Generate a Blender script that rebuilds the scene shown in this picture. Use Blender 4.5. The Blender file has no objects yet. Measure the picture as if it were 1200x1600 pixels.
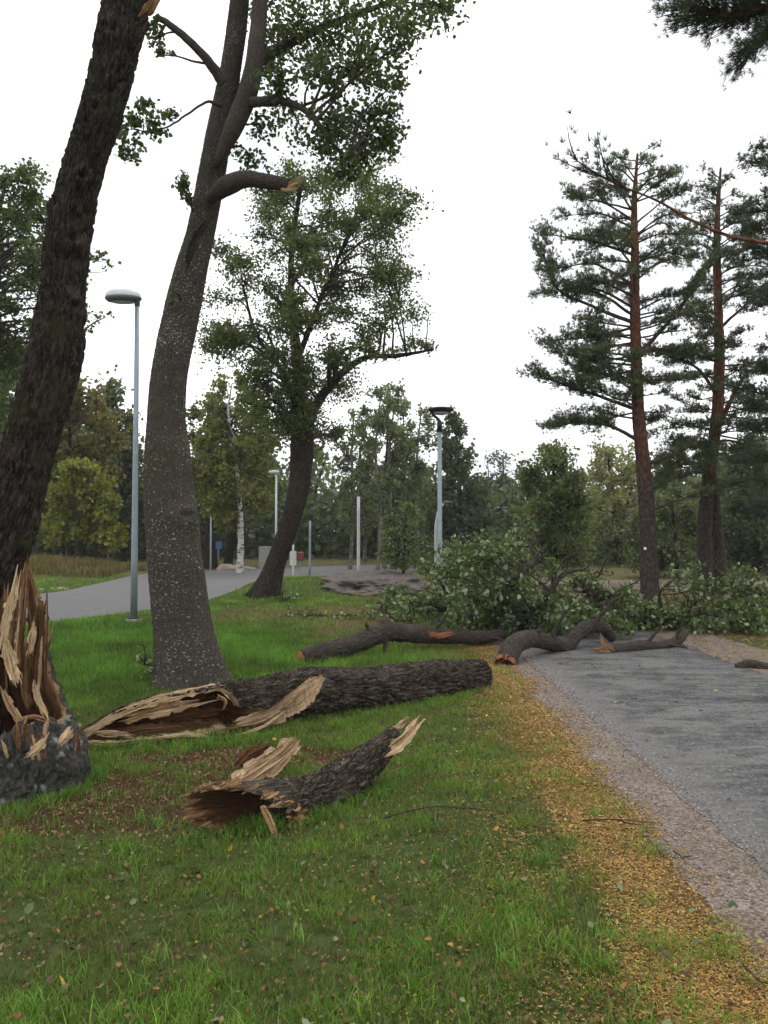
import bpy, math
import numpy as np
from mathutils import Vector, Matrix
sc = bpy.context.scene
R_ = np.random.default_rng(7)
rad = math.radians

# ------------------------------------------------------------------ camera, sky, sun, exposure
F = 1202.0; HZ = 840.0; CAMZ = 1.6
PITCH = math.atan((HZ - 800.0) / F)
cam_d = bpy.data.cameras.new("camera"); cam = bpy.data.objects.new("camera", cam_d)
sc.collection.objects.link(cam); sc.camera = cam
cam.location = (0, 0, CAMZ); cam.rotation_euler = (math.pi / 2 + PITCH, 0, 0)
cam_d.sensor_fit = 'HORIZONTAL'; cam_d.sensor_width = 36; cam_d.lens = 36 * F / 1200
cam_d.clip_start = 0.05; cam_d.clip_end = 2000

SUN_EL, SUN_ROT = rad(58), rad(200)
w = bpy.data.worlds.new("World"); sc.world = w; w.use_nodes = True
wn = w.node_tree.nodes; wl = w.node_tree.links
for n in list(wn): wn.remove(n)
wo = wn.new('ShaderNodeOutputWorld'); bg = wn.new('ShaderNodeBackground'); bg.inputs[1].default_value = 0.1
sky = wn.new('ShaderNodeTexSky'); sky.sky_type = 'NISHITA'; sky.sun_disc = False
sky.sun_elevation = SUN_EL; sky.sun_rotation = SUN_ROT; sky.dust_density = 4; sky.air_density = 1.0
tcw = wn.new('ShaderNodeTexCoord'); mpw = wn.new('ShaderNodeMapping'); mpw.inputs['Scale'].default_value = (1.2, 1.2, 3.0)
nzw = wn.new('ShaderNodeTexNoise'); nzw.inputs['Scale'].default_value = 1.6; nzw.inputs['Detail'].default_value = 6
rpw = wn.new('ShaderNodeValToRGB'); rpw.color_ramp.elements[0].position = .33; rpw.color_ramp.elements[1].position = .62
rpw.color_ramp.elements[0].color = (7.0, 7.5, 8.0, 1); rpw.color_ramp.elements[1].color = (13., 13., 13.1, 1)
mxw = wn.new('ShaderNodeMix'); mxw.data_type = 'RGBA'; mxw.inputs[0].default_value = 0.93
wl.new(tcw.outputs['Generated'], mpw.inputs[0]); wl.new(mpw.outputs[0], nzw.inputs['Vector']); wl.new(nzw.outputs['Fac'], rpw.inputs[0])
wl.new(sky.outputs[0], mxw.inputs['A']); wl.new(rpw.outputs[0], mxw.inputs['B'])
wl.new(mxw.outputs['Result'], bg.inputs[0]); wl.new(bg.outputs[0], wo.inputs[0])

sd = bpy.data.lights.new("sun", 'SUN'); sd.energy = 0.7; sd.angle = rad(25); sd.color = (1, .97, .92)
so = bpy.data.objects.new("sun", sd); sc.collection.objects.link(so)
so.rotation_euler = (math.pi / 2 - SUN_EL, 0, math.pi - SUN_ROT + math.pi)
sv = sc.view_settings; sv.view_transform = 'Standard'; sv.look = 'None'; sv.gamma = 1; sv.use_curve_mapping = False
sv.exposure = 0.5

# ------------------------------------------------------------------ pixel -> world
def W(px, py, d):
    c = (px - 600) / F; e = -(py - 800) / F
    y = math.cos(PITCH) - e * math.sin(PITCH); z = math.sin(PITCH) + e * math.cos(PITCH)
    k = d / y
    return np.array([c * k, d, CAMZ + z * k])
def G(px, py, z=0.0):
    c = (px - 600) / F; e = -(py - 800) / F
    y = math.cos(PITCH) - e * math.sin(PITCH); zz = math.sin(PITCH) + e * math.cos(PITCH)
    k = (z - CAMZ) / zz
    return np.array([c * k, y * k, z])
def M(px, d): return px * d / F          # pixels -> metres at a depth

# ------------------------------------------------------------------ numpy noise
def _h(ix, iy, iz, s):
    n = (ix * 374761393 + iy * 668265263 + iz * 1274126177 + s * 974634777) & 0xffffffff
    n = ((n ^ (n >> 13)) * 1274126177) & 0xffffffff
    n = ((n ^ (n >> 16)) * 668265263) & 0xffffffff
    return ((n ^ (n >> 15)) & 0xffffff) / float(0xffffff)
def vn(P, s=0):
    P = np.asarray(P, float); I = np.floor(P).astype(np.int64); f = P - I; f = f * f * (3 - 2 * f)
    r = 0
    for a in (0, 1):
        for b in (0, 1):
            for c in (0, 1):
                wgt = (f[:, 0] if a else 1 - f[:, 0]) * (f[:, 1] if b else 1 - f[:, 1]) * (f[:, 2] if c else 1 - f[:, 2])
                r = r + wgt * _h(I[:, 0] + a, I[:, 1] + b, I[:, 2] + c, s)
    return r
def fbm(P, o=4, s=0):
    r = 0; a = .5; P = np.asarray(P, float)
    for i in range(o): r = r + a * (vn(P, s + i) - .5) * 2; P = P * 2.03; a *= .5
    return r
def worley(P, s=0):
    I = np.floor(P).astype(np.int64); d1 = np.full(len(P), 9.); d2 = np.full(len(P), 9.)
    for a in (-1, 0, 1):
        for b in (-1, 0, 1):
            for c in (-1, 0, 1):
                J = I + np.array([a, b, c])
                q = J + np.stack([_h(J[:, 0], J[:, 1], J[:, 2], s + k) for k in (11, 12, 13)], 1)
                d = np.linalg.norm(P - q, axis=1)
                d2 = np.minimum(d2, np.maximum(d, d1)); d1 = np.minimum(d1, d)
    return d1, d2
def n2(x, y, sc_, s=0, o=3):
    x = np.asarray(x, float); y = np.asarray(y, float)
    return fbm(np.stack([x.ravel() * sc_, y.ravel() * sc_, np.zeros(x.size) + .37], 1), o, s).reshape(x.shape)
def ss(a, b, x): t = np.clip((x - a) / (b - a), 0, 1); return t * t * (3 - 2 * t)

# ------------------------------------------------------------------ mesh and object helpers
COL = sc.collection
def mk(name, V, tris=None, quads=None, mat=None, parent=None, attrs=None, smooth=True, label=None, cat=None, group=None, kind=None):
    V = np.asarray(V, np.float32)
    if parent is not None: V = V - np.array(parent.location, np.float32)
    me = bpy.data.meshes.new(name); me.vertices.add(len(V)); me.vertices.foreach_set('co', V.ravel())
    parts = []; st = []; tot = 0
    for A, k in ((tris, 3), (quads, 4)):
        if A is not None and len(A):
            A = np.asarray(A, np.int32); parts.append(A.ravel()); st.append((np.arange(len(A)) * k + tot)); tot += A.size
    L = np.concatenate(parts).astype(np.int32); S = np.concatenate(st).astype(np.int32)
    me.loops.add(len(L)); me.loops.foreach_set('vertex_index', L)
    me.polygons.add(len(S)); me.polygons.foreach_set('loop_start', S)
    me.update(calc_edges=True)
    me.polygons.foreach_set('use_smooth', np.full(len(S), bool(smooth)))
    for k, a in (attrs or {}).items():
        a = np.asarray(a, np.float32)
        if a.ndim == 1:
            at = me.attributes.new(k, 'FLOAT', 'POINT'); at.data.foreach_set('value', a)
        else:
            at = me.attributes.new(k, 'FLOAT_VECTOR', 'POINT'); at.data.foreach_set('vector', np.ascontiguousarray(a).ravel())
    if mat: me.materials.append(mat)
    me.validate(); me.update()
    o = bpy.data.objects.new(name, me); COL.objects.link(o)
    if parent is not None: o.parent = parent
    tag(o, label, cat, group, kind)
    return o
def tag(o, label=None, cat=None, group=None, kind=None):
    for k, v in (('label', label), ('category', cat), ('group', group), ('kind', kind)):
        if v: o[k] = v
def thing(name, label, cat, loc, group=None):
    o = bpy.data.objects.new(name, None); COL.objects.link(o); o.location = tuple(float(v) for v in loc)
    o.empty_display_size = .1; tag(o, label, cat, group); return o

class Acc:                                   # gathers pieces of ONE mesh
    def __init__(s): s.V = []; s.T = []; s.Q = []; s.A = {}; s.n = 0
    def add(s, V, tris=None, quads=None, **at):
        if tris is not None: s.T.append(np.asarray(tris) + s.n)
        if quads is not None: s.Q.append(np.asarray(quads) + s.n)
        s.V.append(V); s.n += len(V)
        for k, a in at.items(): s.A.setdefault(k, []).append(np.asarray(a, float))
    def build(s, name, mat, parent=None, smooth=True, **kw):
        return mk(name, np.concatenate(s.V), np.concatenate(s.T) if s.T else None, np.concatenate(s.Q) if s.Q else None, mat, parent,
                  {k: np.concatenate(a) for k, a in s.A.items()}, smooth, **kw)

def nrm(v): v = np.asarray(v, float); return v / (np.linalg.norm(v, axis=-1, keepdims=True) + 1e-12)
def spline(P, n):
    P = np.asarray(P, float); m = len(P)
    if m == 2:
        t = np.linspace(0, 1, n)[:, None]; return P[0] * (1 - t) + P[1] * t
    d = np.r_[0, np.cumsum(np.linalg.norm(np.diff(P[:, :3], axis=0), axis=1) + 1e-6)]
    T = np.linspace(0, d[-1], n); i = np.clip(np.searchsorted(d, T, 'right') - 1, 0, m - 2)
    tan = np.gradient(P, d, axis=0)
    h = (d[i + 1] - d[i])[:, None]; t = ((T - d[i])[:, None]) / h
    return (2 * t**3 - 3 * t**2 + 1) * P[i] + (t**3 - 2 * t**2 + t) * h * tan[i] + (-2 * t**3 + 3 * t**2) * P[i + 1] + (t**3 - t**2) * h * tan[i + 1]
def frames(C, up0=None):
    T = nrm(np.gradient(C, axis=0)); U = np.zeros_like(C)
    a = np.array([0, -1., .01]) if up0 is None else np.asarray(up0, float)
    if up0 is None and abs(T[0] @ nrm(a)) > .9: a = np.array([1., 0, .01])
    for i in range(len(C)):
        a = a - T[i] * (a @ T[i]); a = a / (np.linalg.norm(a) + 1e-12); U[i] = a
    return T, U, np.cross(T, U)
def tube_data(C, r, seg, cap=True):
    n = len(C); T, U, B = frames(C)
    a = np.arange(seg) * 2 * np.pi / seg
    N = np.cos(a)[None, :, None] * U[:, None] + np.sin(a)[None, :, None] * B[:, None]
    V = C[:, None] + N * np.asarray(r)[:, None, None]
    s = np.r_[0, np.cumsum(np.linalg.norm(np.diff(C, axis=0), axis=1))]
    rr = float(np.mean(r))
    bk = np.stack([np.broadcast_to(np.cos(a) * rr, (n, seg)), np.broadcast_to(np.sin(a) * rr, (n, seg)), np.broadcast_to(s[:, None], (n, seg))], -1)
    i = np.arange(n - 1)[:, None] * seg; j = np.arange(seg)[None]; k = (j + 1) % seg
    Q = np.stack([i + j, i + k, i + seg + k, i + seg + j], -1).reshape(-1, 4)
    V = V.reshape(-1, 3); N = N.reshape(-1, 3); bk = bk.reshape(-1, 3); Tr = None
    if cap:
        m = len(V); V = np.concatenate([V, C[:1], C[-1:]]); bk = np.concatenate([bk, [[0, 0, 0]], [[0, 0, s[-1]]]]); N = np.concatenate([N, -T[:1], T[-1:]])
        jj = np.arange(seg); kk = (jj + 1) % seg; e = (n - 1) * seg
        Tr = np.concatenate([np.stack([kk, jj, np.full(seg, m)], 1), np.stack([e + jj, e + kk, np.full(seg, m + 1)], 1)])
    return V, N, bk, Q, Tr
def tube(acc, P, r, seg=6, n=None, wob=0.0, s=0):
    P = np.asarray(P, float); n = n or max(3, len(P) * 3)
    Pr = spline(np.c_[P, np.broadcast_to(r, (len(P),)) if np.ndim(r) else np.full(len(P), r)], n)
    C = Pr[:, :3].copy(); rr = np.maximum(Pr[:, 3], .0008)
    if wob: C = C + np.stack([fbm(np.c_[np.arange(n) * .35, np.full(n, k * 7.3), np.full(n, s * 1.7)], 2, s) for k in range(3)], 1) * wob * np.minimum(np.arange(n) / 3, 1)[:, None]
    V, N, bk, Q, T = tube_data(C, rr, seg)
    acc.add(V, T, Q, bk=bk)
    return C

def bark_disp(bk, k, stretch, amp, s=0, warp=1.0):
    Pw = np.c_[bk[:, 0] * k, bk[:, 1] * k, bk[:, 2] * k * stretch]
    Pw = Pw + warp * np.stack([fbm(Pw * .7 + 5.1 * i, 2, s + i * 9) for i in range(3)], 1)
    d1, d2 = worley(Pw, s)
    plate = ss(0.0, .27, d2 - d1)
    e1, e2 = worley(Pw * np.array([2.1, 2.1, 1.4]) + 3.3, s + 5); fine = ss(0., .3, e2 - e1); v_ = .55 + .9 * vn(Pw * .35, s + 60)
    return amp * v_ * (plate - .6) + amp * .38 * (fine - .6) + amp * .5 * fbm(Pw * 2.2, 3, s + 40)
def thick_trunk(P, r, seg, n, amp, k, stretch, s=0, knots=(), lump=.06, flare=None):
    """trunk with real bark relief; knots: (s fraction, angle, size, height)"""
    P = np.asarray(P, float)
    Pr = spline(np.c_[P, r], n); C = Pr[:, :3]; rr = Pr[:, 3]
    V, N, bk, Q, T = tube_data(C, rr, seg)
    L = bk[-1, 2]; d = bark_disp(bk, k, stretch, amp, s)
    d = d + lump * rr.mean() * fbm(np.c_[bk[:, :2] * 3, bk[:, 2] * 1.6], 3, s + 77)
    ang = np.arctan2(bk[:, 1], bk[:, 0])
    for (f, a, sz, h) in knots:
        da = (ang - a + np.pi) % (2 * np.pi) - np.pi
        dd = np.sqrt((da * rr.mean())**2 + (bk[:, 2] - f * L)**2)
        d = d + h * np.exp(-(dd / sz)**2) - h * 1.1 * np.exp(-(dd / (sz * .4))**2)
    if flare:
        h, amt = flare
        d = d + amt * np.exp(-bk[:, 2] / h) * (1 + .55 * np.cos(ang * 5 + s) + .3 * np.cos(ang * 3 + 1))
    m = len(C) * seg
    d[m:] = 0
    return V + N * d[:, None], T, Q, bk

# ------------------------------------------------------------------ leaves, needles, blades (numpy)
def rand_unit(n):
    v = R_.normal(size=(n, 3)); return nrm(v)
def leaf_mesh(acc, C, size, colr, aspect=.75, up=.5, rnd=True):
    n = len(C); size = np.broadcast_to(size, (n,)) * R_.uniform(.7, 1.25, n)
    nr = nrm(rand_unit(n) + np.array([0, 0, up])); t = rand_unit(n); t[:, 2] -= .35; t = nrm(t - nr * (t * nr).sum(1, keepdims=True)); b = np.cross(nr, t)
    L = size[:, None]; Wd = L * aspect
    if rnd:
        pts = [C - t * L * .5, C - t * L * .2 + b * Wd * .42 + nr * L * .08, C + t * L * .22 + b * Wd * .45 + nr * L * .10, C + t * L * .5 - nr * L * .06,
               C + t * L * .22 - b * Wd * .45 + nr * L * .10, C - t * L * .2 - b * Wd * .42 + nr * L * .08]
        V = np.stack(pts, 1).reshape(-1, 3); i = np.arange(n)[:, None] * 6
        Q = np.concatenate([i + [0, 1, 2, 3], i + [3, 4, 5, 0]]); k = 6
    else:
        pts = [C - t * L * .5, C + b * Wd * .5, C + t * L * .5, C - b * Wd * .5]
        V = np.stack(pts, 1).reshape(-1, 3); i = np.arange(n)[:, None] * 4; Q = i + [0, 1, 2, 3]; k = 4
    acc.add(V, None, Q, col=np.repeat(colr, k, 0))
def leafcols(n, base, var=.35, alt=None, altp=0., pale=None, palep=0.):
    c = np.array(base)[None] * R_.uniform(1 - var, 1 + var, (n, 1)) * R_.uniform(.88, 1.12, (n, 3))
    if alt is not None: m = R_.random(n) < altp; c[m] = np.array(alt) * R_.uniform(.7, 1.3, (m.sum(), 1))
    if pale is not None: m = R_.random(n) < palep; c[m] = np.array(pale) * R_.uniform(.75, 1.25, (m.sum(), 1))
    return c
def tufts(acc, C, D, ln, wd, k, colr, spread=.9):
    """needle tufts: k thin triangles per centre round direction D"""
    n = len(C); C3 = np.repeat(C, k, 0); D3 = nrm(np.repeat(D, k, 0) + rand_unit(n * k) * spread)
    s = nrm(np.cross(D3, rand_unit(n * k))) * wd * .5
    l = (ln * R_.uniform(.7, 1.2, n * k))[:, None]; o = D3 * R_.uniform(0, .25, (n * k, 1)) * l
    V = np.stack([C3 + o - s, C3 + o + s, C3 + o + D3 * l], 1).reshape(-1, 3)
    acc.add(V, np.arange(n * k * 3).reshape(-1, 3), None, col=np.repeat(np.repeat(colr, k, 0) * R_.uniform(.8, 1.2, (n * k, 1)), 3, 0))
def blades(acc, B, h, wd, lean, cb, ct):
    n = len(B); a = R_.uniform(0, 2 * np.pi, n); s = np.stack([np.cos(a), np.sin(a), np.zeros(n)], 1) * (wd * .5)[:, None]
    a2 = R_.uniform(0, 2 * np.pi, n); l = np.stack([np.cos(a2), np.sin(a2), np.zeros(n)], 1) * (lean * h)[:, None]
    z = np.zeros((n, 3)); z[:, 2] = h
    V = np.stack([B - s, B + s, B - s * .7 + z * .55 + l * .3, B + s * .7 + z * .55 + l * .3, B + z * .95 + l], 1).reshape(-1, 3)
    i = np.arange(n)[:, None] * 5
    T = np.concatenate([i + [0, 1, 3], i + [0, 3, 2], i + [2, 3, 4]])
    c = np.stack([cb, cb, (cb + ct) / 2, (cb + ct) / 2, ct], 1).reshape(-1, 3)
    acc.add(V, T, None, col=c)

# ------------------------------------------------------------------ materials
class NT:
    def __init__(s, name):
        s.m = bpy.data.materials.new(name); s.m.use_nodes = True; s.t = s.m.node_tree; s.N = s.t.nodes; s.L = s.t.links
        s.p = s.N['Principled BSDF']; s.out = s.N['Material Output']
    def n(s, ty, **kw):
        o = s.N.new('ShaderNode' + ty)
        for k, v in kw.items():
            if k in o.inputs: o.inputs[k].default_value = v
            else: setattr(o, k, v)
        return o
    def l(s, a, b): s.L.new(a, b)
    def attr(s, name): o = s.n('Attribute'); o.attribute_name = name; return o
    def noise(s, vec, scale, detail=4, rough=.6, dist=0.):
        o = s.n('TexNoise'); o.inputs['Scale'].default_value = scale; o.inputs['Detail'].default_value = detail
        o.inputs['Roughness'].default_value = rough; o.inputs['Distortion'].default_value = dist
        if vec is not None: s.l(vec, o.inputs['Vector'])
        return o
    def map(s, vec, sc_): o = s.n('Mapping'); o.inputs['Scale'].default_value = sc_; s.l(vec, o.inputs[0]); return o.outputs[0]
    def ramp(s, fac, *st):
        o = s.n('ValToRGB'); e = o.color_ramp.elements
        while len(e) < len(st): e.new(.5)
        for i, (p, c) in enumerate(st): e[i].position = p; e[i].color = (*c, 1) if not np.isscalar(c) else (c, c, c, 1)
        s.l(fac, o.inputs[0]); return o.outputs[0]
    def mix(s, f, a, b, mode='MIX'):
        o = s.n('Mix'); o.data_type = 'RGBA'; o.blend_type = mode
        for v, k in ((f, 0), (a, 'A'), (b, 'B')):
            i = o.inputs[k] if k == 0 else [x for x in o.inputs if x.name == k and x.type == 'RGBA'][0]
            if hasattr(v, 'is_linked'): s.l(v, i)
            else: i.default_value = v if np.isscalar(v) else (*v, 1)
        return [x for x in o.outputs if x.type == 'RGBA'][0]
    def math(s, op, a, b=0.):
        o = s.n('Math'); o.operation = op
        for v, k in ((a, 0), (b, 1)):
            if hasattr(v, 'is_linked'): s.l(v, o.inputs[k])
            else: o.inputs[k].default_value = v
        return o.outputs[0]
    def bump(s, h, dist, strength=1.):
        o = s.n('Bump'); o.inputs['Distance'].default_value = dist; o.inputs['Strength'].default_value = strength
        s.l(h, o.inputs['Height']); s.l(o.outputs[0], s.p.inputs['Normal'])
    def base(s, c, rough=.85, spec=.25):
        i = s.p.inputs['Base Color']
        if hasattr(c, 'is_linked'): s.l(c, i)
        else: i.default_value = (*c, 1)
        s.p.inputs['Roughness'].default_value = rough; s.p.inputs['Specular IOR Level'].default_value = spec

def m_bark(name, dark, mid, light, k, stretch, bump=.012, lichen=None, lich_amt=.0, lich_scale=60, moss=None, crack=.45, soft=.05):
    t = NT(name); v = t.attr('bk').outputs['Vector']
    mv = t.map(v, (k, k, k * stretch))
    wn_ = t.noise(mv, 1.2, 3); wv = t.n('VectorMath'); wv.operation = 'ADD'; t.l(mv, wv.inputs[0]); sv_ = t.n('VectorMath'); sv_.operation = 'SCALE'; sv_.inputs['Scale'].default_value = 2.2; t.l(wn_.outputs['Color'], sv_.inputs[0]); t.l(sv_.outputs[0], wv.inputs[1])
    vo = t.n('TexVoronoi'); vo.feature = 'DISTANCE_TO_EDGE'; vo.inputs['Scale'].default_value = 1.0; t.l(wv.outputs[0], vo.inputs['Vector'])
    fr = t.ramp(vo.outputs['Distance'], (.02, 0.), (.19, 1.))
    vo2 = t.n('TexVoronoi'); vo2.feature = 'DISTANCE_TO_EDGE'; vo2.inputs['Scale'].default_value = 2.3; t.l(wv.outputs[0], vo2.inputs['Vector'])
    fr = t.math('MULTIPLY', fr, t.math('ADD', .55, t.math('MULTIPLY', t.ramp(vo2.outputs['Distance'], (.0, 0.), (.16, 1.)), .45)))
    fr = t.math('MAXIMUM', fr, t.ramp(t.noise(v, 5.5, 4).outputs['Fac'], (.5, 0.), (.68, .75)))
    nz = t.noise(mv, 3.1, 6, .7)
    tone = t.ramp(nz.outputs['Fac'], (.3, dark), (.5, mid), (.72, light))
    big = t.noise(v, 2.3, 4)
    tone = t.mix(t.math('MULTIPLY', big.outputs['Fac'], .55), tone, dark)
    c = t.mix(fr, [x * crack for x in dark] if crack < .6 else t.mix(1., tone, (crack,) * 3, 'MULTIPLY'), tone)
    if moss:
        mm = t.noise(v, 3.4, 5); c = t.mix(t.ramp(mm.outputs['Fac'], (.5, 0.), (.66, .6)), c, moss)
    if lichen:
        ln_ = t.noise(v, lich_scale, 3, .55); lb = t.noise(v, 2.2, 4, .6)
        th = t.math('ADD', ln_.outputs['Fac'], t.math('MULTIPLY', t.math('SUBTRACT', lb.outputs['Fac'], .5), .3))
        a = 1 - lich_amt
        c = t.mix(t.ramp(th, (a, 0.), (a + soft, .85)), c, lichen)
    t.base(c, .93, .15)
    h = t.math('ADD', t.math('MULTIPLY', fr, .6), t.math('MULTIPLY', nz.outputs['Fac'], .8))
    t.bump(h, bump, .9)
    return t.m
def m_wood(name, pale=(.64, .47, .285), mid=(.27, .14, .066), dark=(.055, .026, .014)):
    t = NT(name); v = t.attr('bk').outputs['Vector']; rot = t.attr('rot').outputs['Fac']
    fib = t.noise(t.map(v, (60, 60, 5)), 1, 5, .65); big = t.noise(t.map(v, (9, 9, 2.2)), 1, 4, .6)
    f2 = t.noise(t.map(v, (140, 140, 9)), 1, 4, .7)
    f = t.math('ADD', rot, t.math('ADD', t.math('MULTIPLY', t.math('SUBTRACT', big.outputs['Fac'], .5), .8), t.math('MULTIPLY', t.math('SUBTRACT', fib.outputs['Fac'], .5), .75)))
    c = t.ramp(f, (.10, pale), (.24, [x * .78 for x in pale]), (.46, mid), (.72, dark))
    c = t.mix(t.ramp(f2.outputs['Fac'], (.34, .75), (.60, 0.)), c, [x * .7 for x in mid])
    t.base(c, .85, .15); t.bump(t.math('ADD', fib.outputs['Fac'], f2.outputs['Fac']), .010, 1.)
    return t.m
def m_leaf(name, trans=.3, rough=.5, spec=.35):
    t = NT(name); c = t.attr('col').outputs['Color']
    t.base(c, rough, spec)
    tr = t.n('BsdfTranslucent'); hs = t.mix(1., c, (1.25, 1.3, .7), 'MULTIPLY'); t.l(hs, tr.inputs[0])
    ms = t.n('MixShader'); ms.inputs[0].default_value = trans
    t.l(t.p.outputs[0], ms.inputs[1]); t.l(tr.outputs[0], ms.inputs[2]); t.l(ms.outputs[0], t.out.inputs[0])
    return t.m
def m_plain(name, c, rough=.5, metal=0., var=.15, scale=6., spec=.4, bump=0.):
    t = NT(name); tc = t.n('TexCoord'); nz = t.noise(tc.outputs['Object'], scale, 5, .65)
    cc = t.mix(t.ramp(nz.outputs['Fac'], (.3, 0.), (.7, 1.)), [x * (1 - var) for x in c], [min(1, x * (1 + var)) for x in c])
    t.base(cc, rough, spec); t.p.inputs['Metallic'].default_value = metal
    if bump: t.bump(nz.outputs['Fac'], bump)
    return t.m

B_dark = m_bark('bark_furrowed_dark', (.022, .017, .014), (.072, .056, .045), (.15, .122, .10), 32, .22, .016, moss=(.03, .034, .014))
B_lich = m_bark('bark_lichened', (.040, .032, .026), (.090, .076, .063), (.16, .14, .115), 52, .3, .008, lichen=(.40, .40, .37), lich_amt=.38, lich_scale=64, moss=(.06, .055, .03), crack=.62)
B_log = m_bark('bark_fallen_log', (.042, .032, .024), (.165, .132, .102), (.34, .285, .22), 34, .2, .024, lichen=(.22, .24, .2), lich_amt=.25, lich_scale=30)
B_stump = m_bark('bark_old_base', (.032, .030, .027), (.092, .086, .078), (.19, .18, .165), 22, .5, .008, lichen=(.33, .335, .33), lich_amt=.395, lich_scale=13, moss=(.03, .035, .02), crack=.62, soft=.14)
B_limb = m_bark('bark_limb', (.030, .024, .019), (.095, .079, .065), (.19, .162, .135), 46, .22, .008, crack=.65)
B_far = m_bark('bark_far', (.02, .016, .012), (.05, .04, .032), (.09, .075, .06), 14, .3, .01)
B_pale = m_bark('bark_pale_grey', (.14, .125, .105), (.27, .25, .21), (.4, .37, .32), 8, .6, .004)
def m_pinebark():
    t = NT('bark_pine'); v = t.attr('bk').outputs['Vector']; mv = t.map(v, (16, 16, 5))
    vo = t.n('TexVoronoi'); vo.feature = 'DISTANCE_TO_EDGE'; vo.inputs['Scale'].default_value = 1; t.l(mv, vo.inputs['Vector'])
    fr = t.ramp(vo.outputs['Distance'], (0., 0.), (.25, 1.)); nz = t.noise(mv, 2, 5)
    low = t.ramp(nz.outputs['Fac'], (.3, (.035, .027, .022)), (.7, (.105, .08, .066)))
    hi = t.ramp(nz.outputs['Fac'], (.3, (.105, .046, .030)), (.7, (.23, .098, .055)))
    g = t.n('NewGeometry'); sx = t.n('SeparateXYZ'); t.l(g.outputs['Position'], sx.inputs[0])
    zz = t.math('ADD', t.math('DIVIDE', sx.outputs['Z'], 10.), t.math('MULTIPLY', t.math('SUBTRACT', t.noise(v, 1.5, 3).outputs['Fac'], .5), .25))
    c = t.mix(t.ramp(zz, (.26, 0.), (.46, 1.)), low, hi)
    c = t.mix(fr, t.mix(1., c, (.5, .5, .5), 'MULTIPLY'), c)
    t.base(c, .9, .15); t.bump(t.math('ADD', fr, nz.outputs['Fac']), .012, .8); return t.m
B_pine = m_pinebark()
def m_birch():
    t = NT('bark_birch'); v = t.attr('bk').outputs['Vector']; nz = t.noise(t.map(v, (4, 4, 9)), 1.5, 4, .6)
    t.base(t.ramp(nz.outputs['Fac'], (.38, (.05, .045, .04)), (.47, (.5, .48, .44)), (.8, (.62, .60, .56))), .7, .2); return t.m
B_birch = m_birch()
WOOD = m_wood('torn_wood'); WOOD_RED = m_wood('torn_wood_reddish', (.34, .15, .07), (.20, .052, .024), (.06, .018, .012))
WOOD_OR = m_wood('torn_wood_orange', (.44, .28, .14), (.16, .072, .032), (.035, .018, .011))
LEAF = m_leaf('leaf', .42); NEEDLE = m_leaf('needle', .12, .55, .3); GRASS = m_leaf('grass_blade', .25, .6, .2); LITTER = m_leaf('litter_leaf', .08, .7, .2)

# ------------------------------------------------------------------ terrain
def hgt(x, y):
    x = np.asarray(x, float); y = np.asarray(y, float)
    h = .75 * np.exp(-(((x + 16.5) / 5.5)**2 + ((y - 31) / 3.6)**2))        # dry mound beyond the street
    h = h + .30 * np.exp(-(((x + 2.2) / 3.2)**2 + ((y - 24.5) / 3.5)**2))
    h = h + .45 * ss(30, 60, y)
    flat = np.exp(-((x + 2) / 60)**2)
    return h
def street_edges():
    near = np.array([G(*p)[:2] for p in ((-700, 1130), (-250, 1030), (60, 976), (150, 964), (240, 953), (330, 938), (395, 921))])
    near = np.vstack([near, [[-3.3, 29.5], [-1.5, 33.0], [3, 36.5]]])
    far = np.array([[-17., 14.], [-12.8, 18.5], *[G(*p)[:2] for p in ((60, 929), (140, 916), (225, 903))], [-8.9, 34.0], [-7., 37.], [-3.5, 39.5], [-.5, 41.], [3, 41.5]])
    return spline(np.c_[near, np.zeros(len(near))], 70)[:, :2], spline(np.c_[far, np.zeros(len(far))], 70)[:, :2]
SN, SF = street_edges()
def strip_sheet(name, A, B, m, dz, mat, jag=.0, **kw):
    t = np.linspace(0, 1, m)[None, :, None]
    P = A[:, None] * (1 - t) + B[:, None] * t
    V = np.concatenate([P, np.zeros(P.shape[:2] + (1,))], -1); n = len(A)
    if jag:
        for e, c in ((0, 1), (m - 1, -1)):
            V[:, e, 0] += jag * n2(V[:, e, 0], V[:, e, 1], 1.7, 3 + e) + jag * .9 * n2(V[:, e, 0], V[:, e, 1], 8, 5 + e)
    V[..., 2] = hgt(V[..., 0], V[..., 1]) + dz
    i = np.arange(n - 1)[:, None] * m; j = np.arange(m - 1)[None]
    Q = np.stack([i + j, i + j + 1, i + m + j + 1, i + m + j], -1).reshape(-1, 4)
    return mk(name, V.reshape(-1, 3), None, Q, mat, **kw)
def LIT0(y): return .80 + .035 * y           # inner edge of the yellow litter band
PX0, PX1 = 1.83, 4.45                        # asphalt path edges
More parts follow.
